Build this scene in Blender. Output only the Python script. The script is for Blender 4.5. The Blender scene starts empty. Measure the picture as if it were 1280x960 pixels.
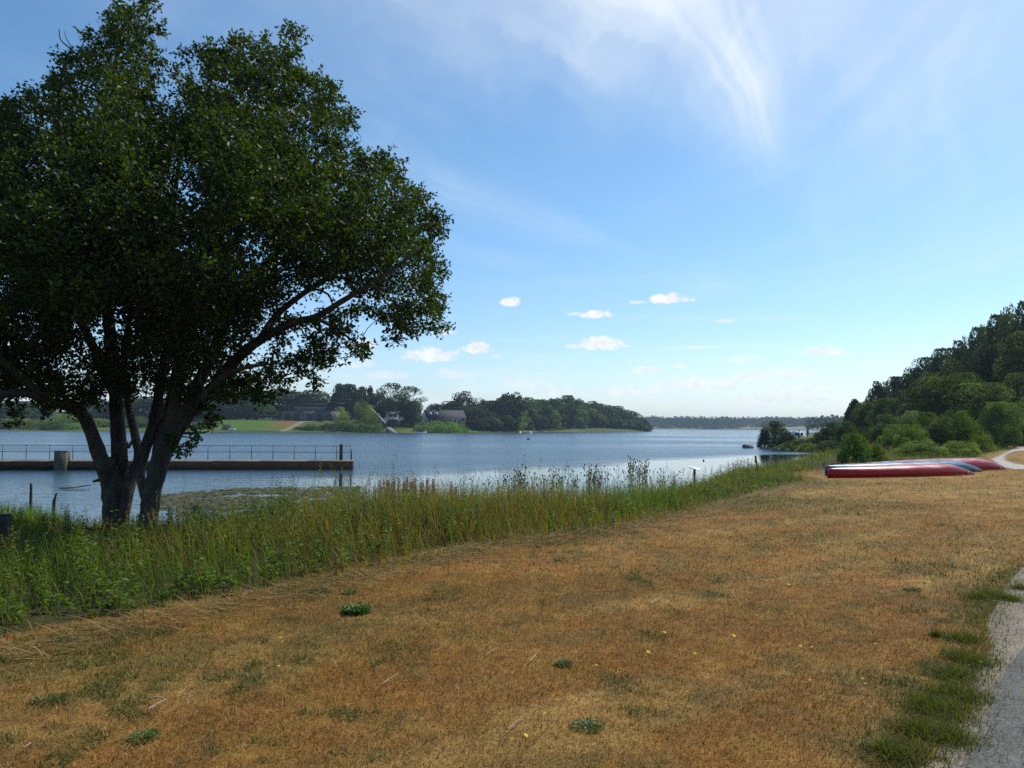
import bpy, math, random
import numpy as np
from mathutils import Vector, Matrix

S = bpy.context.scene
COL = S.collection
PI = math.pi
R = math.radians

# ------------------------------------------------------------------ camera
FPX = 967.0
EYE = 1.6
PITCH = math.atan(53.0 / FPX)
ROLL = R(0.4)
cam_d = bpy.data.cameras.new('camera')
cam = bpy.data.objects.new('camera', cam_d)
COL.objects.link(cam)
cam_d.sensor_width = 36.0
cam_d.lens = 36.0 * FPX / 1280.0
cam_d.clip_start = 0.05
cam_d.clip_end = 20000
CM = Matrix.Translation((0, 0, EYE)) @ Matrix.Rotation(PI / 2 + PITCH, 4, 'X') @ Matrix.Rotation(ROLL, 4, 'Z')
cam.matrix_world = CM
S.camera = cam
_CR = np.array(CM.to_3x3())

# ------------------------------------------------------------------ light and sky
SUN_AZ = R(52)      # to the right of the view direction (+Y), towards +X
SUN_EL = R(50)
sun_dir = Vector((math.sin(SUN_AZ) * math.cos(SUN_EL), math.cos(SUN_AZ) * math.cos(SUN_EL), math.sin(SUN_EL)))
sd_ = bpy.data.lights.new('sun', 'SUN')
sun = bpy.data.objects.new('sun', sd_)
COL.objects.link(sun)
sd_.energy = 4.3
sd_.angle = R(0.55)
sd_.color = (1.0, 0.95, 0.87)
sun.rotation_euler = (-sun_dir).to_track_quat('-Z', 'Y').to_euler()
sun.location = (0, 0, 60)

S.view_settings.view_transform = 'Standard'
S.view_settings.look = 'None'
S.view_settings.exposure = 0.0
S.view_settings.gamma = 1.0
S.view_settings.use_curve_mapping = False
S.render.engine = 'CYCLES'
S.cycles.max_bounces = 7
S.cycles.transparent_max_bounces = 8
S.cycles.diffuse_bounces = 3
S.cycles.glossy_bounces = 3
S.cycles.transmission_bounces = 3
S.cycles.volume_bounces = 1
S.cycles.use_denoising = False
S.cycles.sample_clamp_indirect = 6.0
SKY_STRENGTH = 0.137

# pixel (of the 1280x960 photograph) -> world helpers, used to measure the place
def ray(px, py):
    v = _CR @ np.array(((px - 640) / FPX, -(py - 480) / FPX, -1.0))
    return v
def at(px, py, Y):
    v = ray(px, py)
    t = Y / v[1]
    return Vector((v[0] * t, Y, EYE + v[2] * t))
def gp(px, py, z=0.0):
    v = ray(px, py)
    t = (z - EYE) / v[2]
    return (v[0] * t, v[1] * t)
def azel(px, py):
    v = ray(px, py)
    v = v / np.linalg.norm(v)
    return math.atan2(v[0], v[1]), math.asin(v[2])

# ------------------------------------------------------------------ node helper
class NT:
    def __init__(s, tree):
        s.t = tree; s.n = tree.nodes; s.l = tree.links
    def node(s, ty, **kw):
        n = s.n.new(ty)
        for k, v in kw.items():
            setattr(n, k, v)
        return n
    def put(s, sock, v):
        if isinstance(v, bpy.types.NodeSocket):
            s.l.new(v, sock)
        else:
            sock.default_value = v
    def m(s, op, a, b=None, c=None, clamp=False):
        n = s.n.new('ShaderNodeMath'); n.operation = op; n.use_clamp = clamp
        s.put(n.inputs[0], a)
        if b is not None: s.put(n.inputs[1], b)
        if c is not None: s.put(n.inputs[2], c)
        return n.outputs[0]
    def add(s, a, b): return s.m('ADD', a, b)
    def sub(s, a, b): return s.m('SUBTRACT', a, b)
    def mul(s, a, b): return s.m('MULTIPLY', a, b)
    def div(s, a, b): return s.m('DIVIDE', a, b)
    def mx(s, a, b): return s.m('MAXIMUM', a, b)
    def clamp(s, a): return s.m('ADD', a, 0.0, clamp=True)
    def smooth(s, x, a, b, lo=0.0, hi=1.0):
        n = s.n.new('ShaderNodeMapRange'); n.interpolation_type = 'SMOOTHSTEP'
        s.put(n.inputs[0], x); n.inputs[1].default_value = a; n.inputs[2].default_value = b
        n.inputs[3].default_value = lo; n.inputs[4].default_value = hi
        return n.outputs[0]
    def xyz(s, x, y, z):
        n = s.n.new('ShaderNodeCombineXYZ')
        s.put(n.inputs[0], x); s.put(n.inputs[1], y); s.put(n.inputs[2], z)
        return n.outputs[0]
    def noise(s, vec, scale, detail=4, rough=0.55, dist=0.0, color=False):
        n = s.n.new('ShaderNodeTexNoise')
        if vec is not None: s.l.new(vec, n.inputs['Vector'])
        n.inputs['Scale'].default_value = scale; n.inputs['Detail'].default_value = detail
        n.inputs['Roughness'].default_value = rough; n.inputs['Distortion'].default_value = dist
        return n.outputs['Color' if color else 'Fac']
    def mix(s, f, a, b, blend='MIX'):
        n = s.n.new('ShaderNodeMix'); n.data_type = 'RGBA'; n.blend_type = blend
        s.put(n.inputs[0], f)
        for i, v in ((6, a), (7, b)):
            if not isinstance(v, bpy.types.NodeSocket) and len(v) == 3: v = (*v, 1)
            s.put(n.inputs[i], v)
        return n.outputs[2]
    def mapping(s, vec, scale=(1, 1, 1), rot=(0, 0, 0), loc=(0, 0, 0)):
        n = s.n.new('ShaderNodeMapping'); s.l.new(vec, n.inputs[0])
        n.inputs['Scale'].default_value = scale; n.inputs['Rotation'].default_value = rot
        n.inputs['Location'].default_value = loc
        return n.outputs[0]

# ------------------------------------------------------------------ world
W = bpy.data.worlds.new('World'); S.world = W; W.use_nodes = True
w = NT(W.node_tree); w.n.clear()
sky = w.node('ShaderNodeTexSky', sky_type='NISHITA', sun_disc=False)
sky.sun_elevation = SUN_EL
sky.sun_rotation = SUN_AZ
sky.air_density = 1.0; sky.dust_density = 0.55; sky.ozone_density = 1.6; sky.altitude = 0
geo = w.node('ShaderNodeTexCoord')
dirv = geo.outputs['Generated']
sx = w.node('ShaderNodeSeparateXYZ'); w.l.new(dirv, sx.inputs[0])
az = w.m('ARCTAN2', sx.outputs[0], sx.outputs[1])
el = w.m('ARCSINE', sx.outputs[2])
ae = w.xyz(az, el, 0.0)
# high thin veil everywhere, patchy: project on a plane overhead
zc = w.mx(sx.outputs[2], 0.06)
plane = w.xyz(w.div(sx.outputs[0], zc), w.div(sx.outputs[1], zc), 0.0)
veil_n = w.noise(w.mapping(plane, (0.5, 0.22, 1), (0, 0, R(-28))), 1.0, 6, 0.62, 0.7)
veil = w.mul(w.smooth(veil_n, 0.45, 0.80), 0.42)
fib = w.noise(w.mapping(plane, (3.2, 0.42, 1), (0, 0, R(-24))), 1.3, 4, 0.5, 0.6)
# the big cirrus plumes: gaussian bands about bent lines in azimuth and elevation
def plume(pa, pb, width, bend, end_fade, k):
    (a0, e0), (a1, e1) = azel(*pa), azel(*pb)
    L = math.hypot(a1 - a0, e1 - e0); ux, uy = (a1 - a0) / L, (e1 - e0) / L
    dx, dy = w.sub(az, a0), w.sub(el, e0)
    t = w.div(w.add(w.mul(dx, ux), w.mul(dy, uy)), L)
    s_ = w.sub(w.mul(dx, uy), w.mul(dy, ux))
    s_ = w.add(s_, w.mul(w.mul(w.m('SUBTRACT', 1.0, t), t), bend))
    s_ = w.add(s_, w.mul(w.sub(w.noise(ae, 7.0, 4), 0.5), width * 1.1))
    tt = w.clamp(t)
    wid = w.add(w.mul(w.m('SUBTRACT', 1.0, tt), width), width * 0.22)
    q = w.div(s_, wid)
    g = w.m('EXPONENT', w.mul(w.mul(q, q), -1.0))
    g = w.mul(g, w.smooth(t, 1.0, 1.0 - end_fade))
    g = w.mul(g, w.smooth(t, -0.9, -0.1))
    fl = w.noise(w.xyz(w.mul(q, 2.1), w.mul(t, 1.1), k * 3.0), 1.5, 4, 0.45, 0.0)
    return w.mul(g, w.mul(w.smooth(fl, 0.15, 0.85, 0.45, 1.0), k))
pl = w.add(plume((838, -60), (985, 262), 0.06, 0.10, 0.6, 0.82), plume((560, -160), (960, 200), 0.15, 0.14, 0.6, 0.85))
pl = w.add(pl, plume((1130, -160), (1190, 420), 0.26, 0.0, 0.7, 0.60))
pl = w.add(pl, plume((600, 250), (830, 320), 0.022, 0.0, 0.6, 0.26))
pl = w.add(pl, plume((150, -60), (260, 70), 0.05, 0.0, 0.6, 0.16))
fibv = w.smooth(fib, 0.30, 0.80, 0.72, 1.12)
cir = w.clamp(w.add(w.mul(pl, fibv), w.mul(veil, 0.75)))
# low thin streaks and a pale bank above the horizon, all the way round
st_n = w.noise(w.mapping(ae, (3.0, 42.0, 1)), 1.0, 5, 0.6, 0.3)
band = w.mul(w.smooth(el, 0.005, 0.05), w.smooth(el, 0.24, 0.08))
streak = w.mul(w.mul(w.smooth(st_n, 0.50, 0.78), band), 0.40)
puff_n = w.noise(w.mapping(ae, (11.0, 26.0, 1)), 1.0, 6, 0.6, 0.2)
bank = w.mul(w.mul(w.smooth(puff_n, 0.42, 0.66), w.smooth(el, 0.085, 0.018)), 0.8)
thin = w.clamp(w.add(w.add(cir, streak), bank))
# small fair weather cumulus
cum = None
dens = w.noise(w.mapping(ae, (1, 1.35, 1)), 62.0, 5, 0.62)
for (cx, cy, hw, hh, kk) in [(638, 379, 11, 8, .80), (745, 395, 21, 6, .85), (716, 393, 9, 3, .5), (838, 375, 24, 8, .85), (800, 378, 12, 3, .6),
                         (752, 432, 28, 10, .9), (715, 434, 11, 4, .5), (596, 437, 16, 10, .8), (540, 446, 34, 12, .72), (560, 416, 14, 5, .5),
                         (454, 432, 17, 8, .6), (448, 456, 24, 7, .45), (806, 464, 20, 6, .62), (1028, 441, 26, 8, .62), (930, 450, 20, 6, .4),
                         (565, 469, 26, 8, .35), (655, 482, 30, 8, .38), (870, 435, 42, 2.2, .5), (620, 446, 9, 3, .4), (685, 467, 12, 3, .3),
                         (960, 470, 54, 10, .5), (880, 482, 56, 12, .5), (790, 490, 50, 9, .45), (1010, 486, 50, 10, .45), (700, 492, 40, 8, .4), (905, 402, 12, 4, .4), (480, 470, 26, 7, .4), (850, 458, 16, 5, .4), (980, 500, 60, 8, .5), (-120, 430, 40, 14, .7), (-260, 400, 30, 10, .7), (1420, 420, 40, 12, .7), (1560, 400, 26, 9, .7)]:
    a0, e0 = azel(cx, cy)
    dx = w.div(w.sub(az, a0), hw / FPX * 1.15)
    dy = w.div(w.sub(el, e0), hh / FPX * 1.15)
    lowf = w.mx(dy, w.mul(dy, -1.9))
    r2 = w.add(w.mul(dx, dx), w.mul(lowf, lowf))
    v = w.add(w.sub(1.0, r2), w.mul(w.sub(dens, 0.5), 3.2))
    v = w.mul(w.smooth(v, -0.1, 0.85), min(1.0, kk * 1.18))
    cum = v if cum is None else w.mx(cum, v)
shade = w.smooth(w.noise(w.mapping(ae, (1, 1.35, 1), loc=(0.004, -0.006, 0)), 62.0, 3, 0.6), 0.35, 0.65, 0.86, 1.0)
hs_ = w.node('ShaderNodeHueSaturation'); hs_.inputs['Saturation'].default_value = 1.14; w.l.new(sky.outputs[0], hs_.inputs['Color'])
tint = w.mix(w.smooth(el, 0.0, 0.35), (0.90, 1.01, 1.22), (0.88, 1.07, 1.10))
skyc = w.mix(1.0, hs_.outputs[0], tint, 'MULTIPLY')
c1 = w.mix(w.mul(thin, 0.85), skyc, (7.0, 7.5, 7.9))
cumc = w.mix(1.0, (7.8, 7.9, 8.0), shade, 'MULTIPLY')
c2 = w.mix(cum, c1, cumc)
bg = w.node('ShaderNodeBackground'); w.l.new(c2, bg.inputs[0]); bg.inputs[1].default_value = SKY_STRENGTH
wo = w.node('ShaderNodeOutputWorld'); w.l.new(bg.outputs[0], wo.inputs[0])

# ------------------------------------------------------------------ numpy noise
def _hash(ix, iy, seed):
    n = (ix.astype(np.int64) * 374761393 + iy.astype(np.int64) * 668265263 + seed * 1442695041) & 0xFFFFFFFF
    n = ((n ^ (n >> 13)) * 1274126177) & 0xFFFFFFFF
    return ((n ^ (n >> 16)) & 0xFFFF) / 65535.0
def vnoise(x, y, seed=0):
    ix = np.floor(x); iy = np.floor(y); fx = x - ix; fy = y - iy
    fx = fx * fx * (3 - 2 * fx); fy = fy * fy * (3 - 2 * fy)
    a = _hash(ix, iy, seed); b = _hash(ix + 1, iy, seed); c = _hash(ix, iy + 1, seed); d = _hash(ix + 1, iy + 1, seed)
    return (a * (1 - fx) + b * fx) * (1 - fy) + (c * (1 - fx) + d * fx) * fy
def fbm(x, y, seed=0, octs=4):
    s = 0; amp = 0.5; tot = 0
    for o in range(octs):
        s = s + amp * vnoise(x, y, seed + o * 17); tot += amp; amp *= 0.5; x = x * 2.03 + 5.1; y = y * 2.03 + 1.7
    return s / tot
def sstep(a, b, x):
    t = np.clip((np.asarray(x, float) - a) / (b - a), 0, 1)
    return t * t * (3 - 2 * t)
def seg_dist(x, y, poly, closed=False):
    P = np.array(poly, float)
    if closed: P = np.vstack([P, P[:1]])
    best = np.full(np.shape(x), 1e18)
    for i in range(len(P) - 1):
        ax, ay = P[i]; bx, by = P[i + 1]; dx, dy = bx - ax, by - ay
        t = np.clip(((x - ax) * dx + (y - ay) * dy) / (dx * dx + dy * dy + 1e-12), 0, 1)
        d = (x - ax - t * dx) ** 2 + (y - ay - t * dy) ** 2
        best = np.minimum(best, d)
    return np.sqrt(best)
def inside(x, y, poly):
    P = np.array(poly, float); c = np.zeros(np.shape(x), bool); j = len(P) - 1
    for i in range(len(P)):
        xi, yi = P[i]; xj, yj = P[j]
        if yi != yj:
            cond = ((yi > y) != (yj > y)) & (x < (xj - xi) * (y - yi) / (yj - yi) + xi)
            c ^= cond
        j = i
    return c

# ------------------------------------------------------------------ the lie of the land
WZ = -1.1
def far_pt(px, py, z=WZ):
    return gp(px, py, z)
near_shore = [(-260, 2), (-90, 9), (-40, 14), (-20, 17.5), (-12, 18.5), (-6, 19), (0, 21), (4, 25.5), (8, 32), (13, 42), (18, 51), (25, 61), (31, 69), (36, 75),
              (40.5, 81), (39, 87), (36.5, 90), (35.2, 97), (35.6, 106), (37.6, 114), (40.6, 121), (46.5, 135), (57, 165), (80, 230), (108, 305), (190, 450), (290, 700), (430, 1050)]
far_shore = [(330, 1180), (150, 1230), (0, 1260), (-60, 1100), (10, 820), (70, 640), (84, 560), far_pt(812, 539.6), far_pt(790, 540.1), far_pt(740, 540.0), far_pt(690, 540.2), far_pt(640, 540.6),
             far_pt(600, 541), far_pt(560, 541), far_pt(520, 541.2), far_pt(480, 541), far_pt(440, 540.8), far_pt(400, 540.6), far_pt(350, 540.4), far_pt(280, 540), far_pt(220, 539.6), far_pt(150, 539.2),
             far_pt(60, 538.6), far_pt(0, 538.2), (-260, 262), (-420, 200), (-520, 60)]
WATER_POLY = near_shore + far_shore
def sdf(x, y):
    d = seg_dist(x, y, WATER_POLY, True)
    return np.where(inside(x, y, WATER_POLY), -d, d)
def H(x, y, sd=None):
    x = np.asarray(x, float); y = np.asarray(y, float)
    if sd is None: sd = sdf(x, y)
    under = WZ - np.minimum(1.6, 0.12 + 0.13 * np.maximum(-sd, 0))
    near = WZ + 1.1 * sstep(0, 1, sd / (8.5 - 5.3 * sstep(1, 8, x)))
    near = near + 13.0 * sstep(0, 46, x - 50 - 0.42 * np.maximum(y - 75, 0)) * sstep(62, 105, y)
    far = WZ + (2.3 + 2.1 * sstep(-140, -112, x)) * sstep(0, 30, sd) + 7.0 * sstep(45, 230, sd) * (0.4 + fbm(x / 220, y / 220, 5)) + 9 * sstep(150, 900, sd) * fbm(x / 400, y / 400, 9)
    tip = far * 0 + WZ + 1.2 * sstep(0, 12, sd) + 4 * sstep(20, 90, sd)
    f = np.where(y > 360, 1.0, 0.0) * sstep(-60, 20, x)
    far = far * (1 - f * 0.6 * (y < 900)) + tip * f * 0.6 * (y < 900)
    r = np.hypot(x, y)
    isfar = np.maximum(sstep(150, 215, y), sstep(60, 140, -x) * sstep(40, 110, y))
    isfar = np.maximum(isfar, sstep(300, 420, r))
    land = near * (1 - isfar) + far * isfar
    return np.where(sd > 0, land, under)
def h1(x, y):
    return float(H(np.array([x]), np.array([y]))[0])

vegpix = [(-160, 862), (-60, 842), (0, 826), (60, 806), (120, 790), (200, 776), (300, 757), (400, 736), (500, 708), (600, 688), (700, 673), (780, 663), (850, 646), (900, 635), (960, 618), (1030, 602)]
veg_line = [(-60, -8), (-22, -1.5)] + [gp(a, b) for a, b in vegpix] + [(10.2, 27.5), (12, 29.8), (16, 32), (20, 35.5), (24.2, 40), (29, 47), (36, 57), (42, 64)]
VEG_POLY = veg_line + [(46, 74), (44, 84)] + [p for p in near_shore[:15][::-1]]

# road edges (asphalt and its sandy verge), measured on the flat ground
asph_edge = [gp(*p) for p in [(1200, 960), (1216, 924), (1235, 884), (1257, 846), (1280, 808)]]
sand_edge = [gp(*p) for p in [(1150, 960), (1176, 926), (1208, 890), (1222, 850), (1236, 820), (1236, 780), (1246, 752), (1270, 718), (1290, 697)]]
def extend(p, back=(-3.3, -4.0), fwd=6):
    x0, y0 = p[0]; x1, y1 = p[-1]
    return [(x0 + back[0] * 2, y0 + back[1] * 2), (x0 + back[0] * .5, y0 + back[1] * .5)] + p + [(x1 + 3, y1 + 3.4), (x1 + 9, y1 + 8.6), (x1 + 22, y1 + 15), (x1 + 60, y1 + 22)]
asph_line = extend(asph_edge); sand_line = extend(sand_edge)
ROAD_POLY = asph_line + [(90, -30), (-8, -30)]
SAND_POLY = sand_line + [(90, -30), (-12, -30)]
trail_a = [gp(*p) for p in [(1285, 588), (1262, 587.5), (1246, 584), (1237, 578), (1236, 574), (1243, 570), (1254, 566), (1262, 562.5), (1268, 559.5)]] + [(50, 74), (70, 82)]
trail_b = [gp(*p) for p in [(1290, 582), (1275, 580.5), (1264, 577.5), (1260, 573), (1262, 569), (1268, 566), (1275, 564.2)]] + [(56, 66), (74, 74)]
TRAIL_POLY = [(34, 31)] + trail_a + trail_b[::-1] + [(36, 33.8)]

# ------------------------------------------------------------------ mesh helpers
def new_mesh(name, V, F, col=None, smooth=False, mat=None, attrs=None):
    V = np.asarray(V, np.float32).reshape(-1, 3)
    me = bpy.data.meshes.new(name)
    if isinstance(F, list) and F and not isinstance(F, np.ndarray):
        lens = np.array([len(f) for f in F], np.int32)
        loops = np.fromiter((i for f in F for i in f), np.int32)
    else:
        F = np.asarray(F, np.int32); lens = np.full(len(F), F.shape[1], np.int32); loops = F.ravel()
    me.vertices.add(len(V)); me.vertices.foreach_set('co', V.ravel())
    me.loops.add(len(loops)); me.loops.foreach_set('vertex_index', loops)
    me.polygons.add(len(lens))
    st = np.zeros(len(lens), np.int32); st[1:] = np.cumsum(lens)[:-1]
    me.polygons.foreach_set('loop_start', st)
    if smooth: me.polygons.foreach_set('use_smooth', np.ones(len(lens), bool))
    me.update(calc_edges=True)
    if col is not None:
        a = me.attributes.new('Col', 'FLOAT_COLOR', 'POINT')
        c = np.ones((len(V), 4), np.float32); c[:, :3] = col
        a.data.foreach_set('color', c.ravel())
    for k, v in (attrs or {}).items():
        a = me.attributes.new(k, 'FLOAT', 'POINT'); a.data.foreach_set('value', np.asarray(v, np.float32))
    if mat: me.materials.append(mat)
    return me
def obj(name, me, parent=None, loc=None, rz=None):
    o = bpy.data.objects.new(name, me); COL.objects.link(o)
    if parent is not None: o.parent = parent
    if loc is not None: o.location = loc
    if rz is not None: o.rotation_euler = (0, 0, rz)
    return o
def tag(o, label=None, cat=None, group=None, kind=None):
    if label: o['label'] = label
    if cat: o['category'] = cat
    if group: o['group'] = group
    if kind: o['kind'] = kind
    return o
def thing(name, label, cat, loc=(0, 0, 0), rz=0.0, group=None):
    return tag(obj(name, None, None, loc, rz), label, cat, group)
def copy_thing(root, loc, rz=0.0, scale=None, label=None, group=None):
    r = root.copy(); COL.objects.link(r); r.location = loc; r.rotation_euler = (0, 0, rz)
    if scale is not None: r.scale = scale
    if label: r['label'] = label
    if group: r['group'] = group
    for ch in root.children:
        c = ch.copy(); COL.objects.link(c); c.parent = r
        for g in ch.children:
            d = g.copy(); COL.objects.link(d); d.parent = c
    return r

class MB:
    """collects simple solids into one mesh"""
    def __init__(s): s.v = []; s.f = []
    def raw(s, vs, fs):
        b = len(s.v); s.v += [tuple(p) for p in vs]; s.f += [tuple(i + b for i in f) for f in fs]; return s
    def box(s, x0, x1, y0, y1, z0, z1, M=None, bev=0.0):
        if bev > 0:
            b = bev; vs = []; rings = [(z0, b), (z0 + b, 0), (z1 - b, 0), (z1, b)]
            for z, i in rings:
                vs += [(x0 + i, y0 + i, z), (x1 - i, y0 + i, z), (x1 - i, y1 - i, z), (x0 + i, y1 - i, z)]
            fs = [(3, 2, 1, 0), (12, 13, 14, 15)]
            for k in range(3):
                for j in range(4):
                    a = k * 4 + j; c = k * 4 + (j + 1) % 4; fs.append((a, c, c + 4, a + 4))
        else:
            vs = [(x0, y0, z0), (x1, y0, z0), (x1, y1, z0), (x0, y1, z0), (x0, y0, z1), (x1, y0, z1), (x1, y1, z1), (x0, y1, z1)]
            fs = [(3, 2, 1, 0), (4, 5, 6, 7), (0, 1, 5, 4), (1, 2, 6, 5), (2, 3, 7, 6), (3, 0, 4, 7)]
        if M is not None: vs = [tuple(M @ Vector(p)) for p in vs]
        return s.raw(vs, fs)
    def tube(s, pts, rad, sides=8, cap=True, wob=0.0, seed=0):
        rnd = random.Random(seed)
        P = [Vector(p) for p in pts]; n = len(P)
        if not hasattr(rad, '__len__'): rad = [rad] * n
        vs = []; up = None
        for i in range(n):
            d = (P[min(i + 1, n - 1)] - P[max(i - 1, 0)])
            d = d.normalized() if d.length > 1e-9 else Vector((0, 0, 1))
            if up is None:
                up = Vector((1, 0, 0)) if abs(d.x) < 0.8 else Vector((0, 1, 0))
            u = (up - d * up.dot(d)).normalized(); v = d.cross(u); up = u
            for k in range(sides):
                a = 2 * PI * k / sides; rr = rad[i] * (1 + wob * (rnd.random() - .5) * 2)
                vs.append(tuple(P[i] + (u * math.cos(a) + v * math.sin(a)) * rr))
        fs = []
        for i in range(n - 1):
            for k in range(sides):
                a = i * sides + k; b = i * sides + (k + 1) % sides
                fs.append((a, b, b + sides, a + sides))
        if cap:
            fs.append(tuple(range(sides - 1, -1, -1))); fs.append(tuple((n - 1) * sides + k for k in range(sides)))
        return s.raw(vs, fs)
    def prism(s, poly, z0, z1):
        n = len(poly)
        vs = [(x, y, z0) for x, y in poly] + [(x, y, z1) for x, y in poly]
        fs = [tuple(range(n - 1, -1, -1)), tuple(range(n, 2 * n))] + [(i, (i + 1) % n, (i + 1) % n + n, i + n) for i in range(n)]
        return s.raw(vs, fs)
    def mesh(s, name, mat, smooth=False): return new_mesh(name, s.v, s.f, mat=mat, smooth=smooth)
    def build(s, name, mat, parent=None, smooth=False): return obj(name, s.mesh(name, mat, smooth), parent)

# ------------------------------------------------------------------ materials
def material(name):
    m = bpy.data.materials.new(name); m.use_nodes = True
    t = NT(m.node_tree); t.n.clear()
    out = t.node('ShaderNodeOutputMaterial'); p = t.node('ShaderNodeBsdfPrincipled')
    t.l.new(p.outputs[0], out.inputs[0])
    return m, t, p, out
def pos(t): return t.node('ShaderNodeNewGeometry').outputs['Position']
def objco(t): return t.node('ShaderNodeTexCoord').outputs['Object']
def attr(t, name): return t.node('ShaderNodeAttribute', attribute_name=name)
def bump(t, p, h, strength, dist):
    b = t.node('ShaderNodeBump'); b.inputs['Strength'].default_value = strength; b.inputs['Distance'].default_value = dist
    t.l.new(h, b.inputs['Height']); t.l.new(b.outputs[0], p.inputs['Normal'])
def simple(name, c, rough=0.6, var=0.25, scale=3.0, metal=0.0, bmp=0.0, bscale=30.0, dirt=None, spec=0.5):
    m, t, p, o = material(name)
    v = objco(t)
    n = t.noise(v, scale, 6, 0.65)
    k = t.smooth(n, 0.3, 0.7, 1 - var, 1 + var * 0.6)
    base = t.mix(1.0, c, k, 'MULTIPLY')
    if dirt is not None:
        d = t.smooth(t.noise(v, scale * 0.6, 7, 0.7), 0.5, 0.68)
        base = t.mix(t.mul(d, 0.75), base, dirt)
    t.l.new(base, p.inputs['Base Color'])
    p.inputs['Roughness'].default_value = rough; p.inputs['Metallic'].default_value = metal
    p.inputs['Specular IOR Level'].default_value = spec
    if bmp > 0: bump(t, p, t.noise(v, bscale, 6, 0.65), bmp, 0.02)
    return m
def foliage(name, transl=0.30, rough=0.48, rnd=0.25, spec=0.5, tcol=(1.35, 1.5, 0.5), base=None):
    """colour comes from the leaves' own attribute; each plant differs a little"""
    m, t, p, out = material(name)
    c = attr(t, 'Col').outputs['Color'] if base is None else None
    if c is None:
        c = t.mix(0.0, base, base)
    oi = t.node('ShaderNodeObjectInfo')
    k = t.smooth(oi.outputs['Random'], 0, 1, 1 - rnd, 1 + rnd)
    c = t.mix(1.0, c, k, 'MULTIPLY')
    hs = t.node('ShaderNodeHueSaturation'); t.l.new(c, hs.inputs['Color'])
    r2 = t.m('FRACT', t.mul(oi.outputs['Random'], 17.31))
    t.l.new(t.smooth(r2, 0, 1, 0.5 - 0.022 * rnd * 4, 0.5 + 0.016 * rnd * 4), hs.inputs['Hue'])
    c = hs.outputs[0]
    t.l.new(c, p.inputs['Base Color'])
    p.inputs['Roughness'].default_value = rough; p.inputs['Specular IOR Level'].default_value = spec
    if transl > 0:
        tr = t.node('ShaderNodeBsdfTranslucent')
        t.l.new(t.mix(1.0, c, tcol, 'MULTIPLY'), tr.inputs[0])
        mx = t.node('ShaderNodeMixShader'); mx.inputs[0].default_value = transl
        t.l.new(p.outputs[0], mx.inputs[1]); t.l.new(tr.outputs[0], mx.inputs[2]); t.l.new(mx.outputs[0], out.inputs[0])
    return m
M = {}
M['leaf'] = foliage('tree_leaf', 0.38, 0.50, 0.0, 0.25, (1.5, 1.6, .4))
M['wood_leaf'] = foliage('woodland_leaf', 0.34, 0.6, 0.34, 0.30)
M['herb'] = foliage('herb_leaf', 0.42, 0.55, 0.10, 0.25, (1.5, 1.5, 0.4))
M['grass'] = foliage('grass_blade', 0.40, 0.6, 0.0, 0.18, (1.28, 1.45, 0.40))
M['lawn'] = foliage('dry_lawn_blade', 0.16, 0.7, 0.0, 0.2, (1.1, 1.0, 0.8))

def bark(name, c, scale=9.0):
    m, t, p, o = material(name)
    v = t.mapping(objco(t), (scale, scale, scale * 0.22))
    n = t.noise(v, 1.0, 8, 0.7, 0.6)
    n2 = t.noise(objco(t), 2.0, 4, 0.6)
    col = t.mix(t.smooth(n, 0.35, 0.65), tuple(x * 0.45 for x in c), tuple(x * 1.35 for x in c))
    col = t.mix(t.mul(t.smooth(n2, 0.5, 0.7), 0.5), col, (0.10, 0.11, 0.06))
    t.l.new(col, p.inputs['Base Color']); p.inputs['Roughness'].default_value = 0.9
    bump(t, p, n, 0.9, 0.03)
    return m
M['bark'] = bark('willow_bark', (0.050, 0.040, 0.030))
M['far_bark'] = bark('woodland_bark', (0.075, 0.06, 0.05), 3.0)

# ground: colour attribute painted from the same fields as the grass, plus grain
def ground_mat():
    m, t, p, o = material('ground_soil_and_turf')
    c = attr(t, 'Col').outputs['Color']
    P = pos(t)
    n = t.noise(P, 9.0, 8, 0.72)
    n2 = t.noise(t.mapping(P, (70, 70, 70)), 1.0, 4, 0.7)
    k = t.mul(t.smooth(n, 0.25, 0.75, 0.62, 1.4), t.smooth(n2, 0.25, 0.75, 0.65, 1.35))
    base = t.mix(1.0, c, k, 'MULTIPLY')
    straw = t.smooth(t.noise(t.mapping(P, (26, 90, 30), (0, 0, 0.5)), 1.0, 5, 0.7), 0.56, 0.7)
    base = t.mix(t.mul(t.mul(straw, attr(t, 'turf').outputs['Fac']), 0.5), base, (0.34, 0.25, 0.14))
    t.l.new(base, p.inputs['Base Color']); p.inputs['Roughness'].default_value = 0.95
    p.inputs['Specular IOR Level'].default_value = 0.15
    bump(t, p, t.add(t.mul(n, 0.6), n2), 0.6, 0.03)
    return m
M['ground'] = ground_mat()

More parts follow.
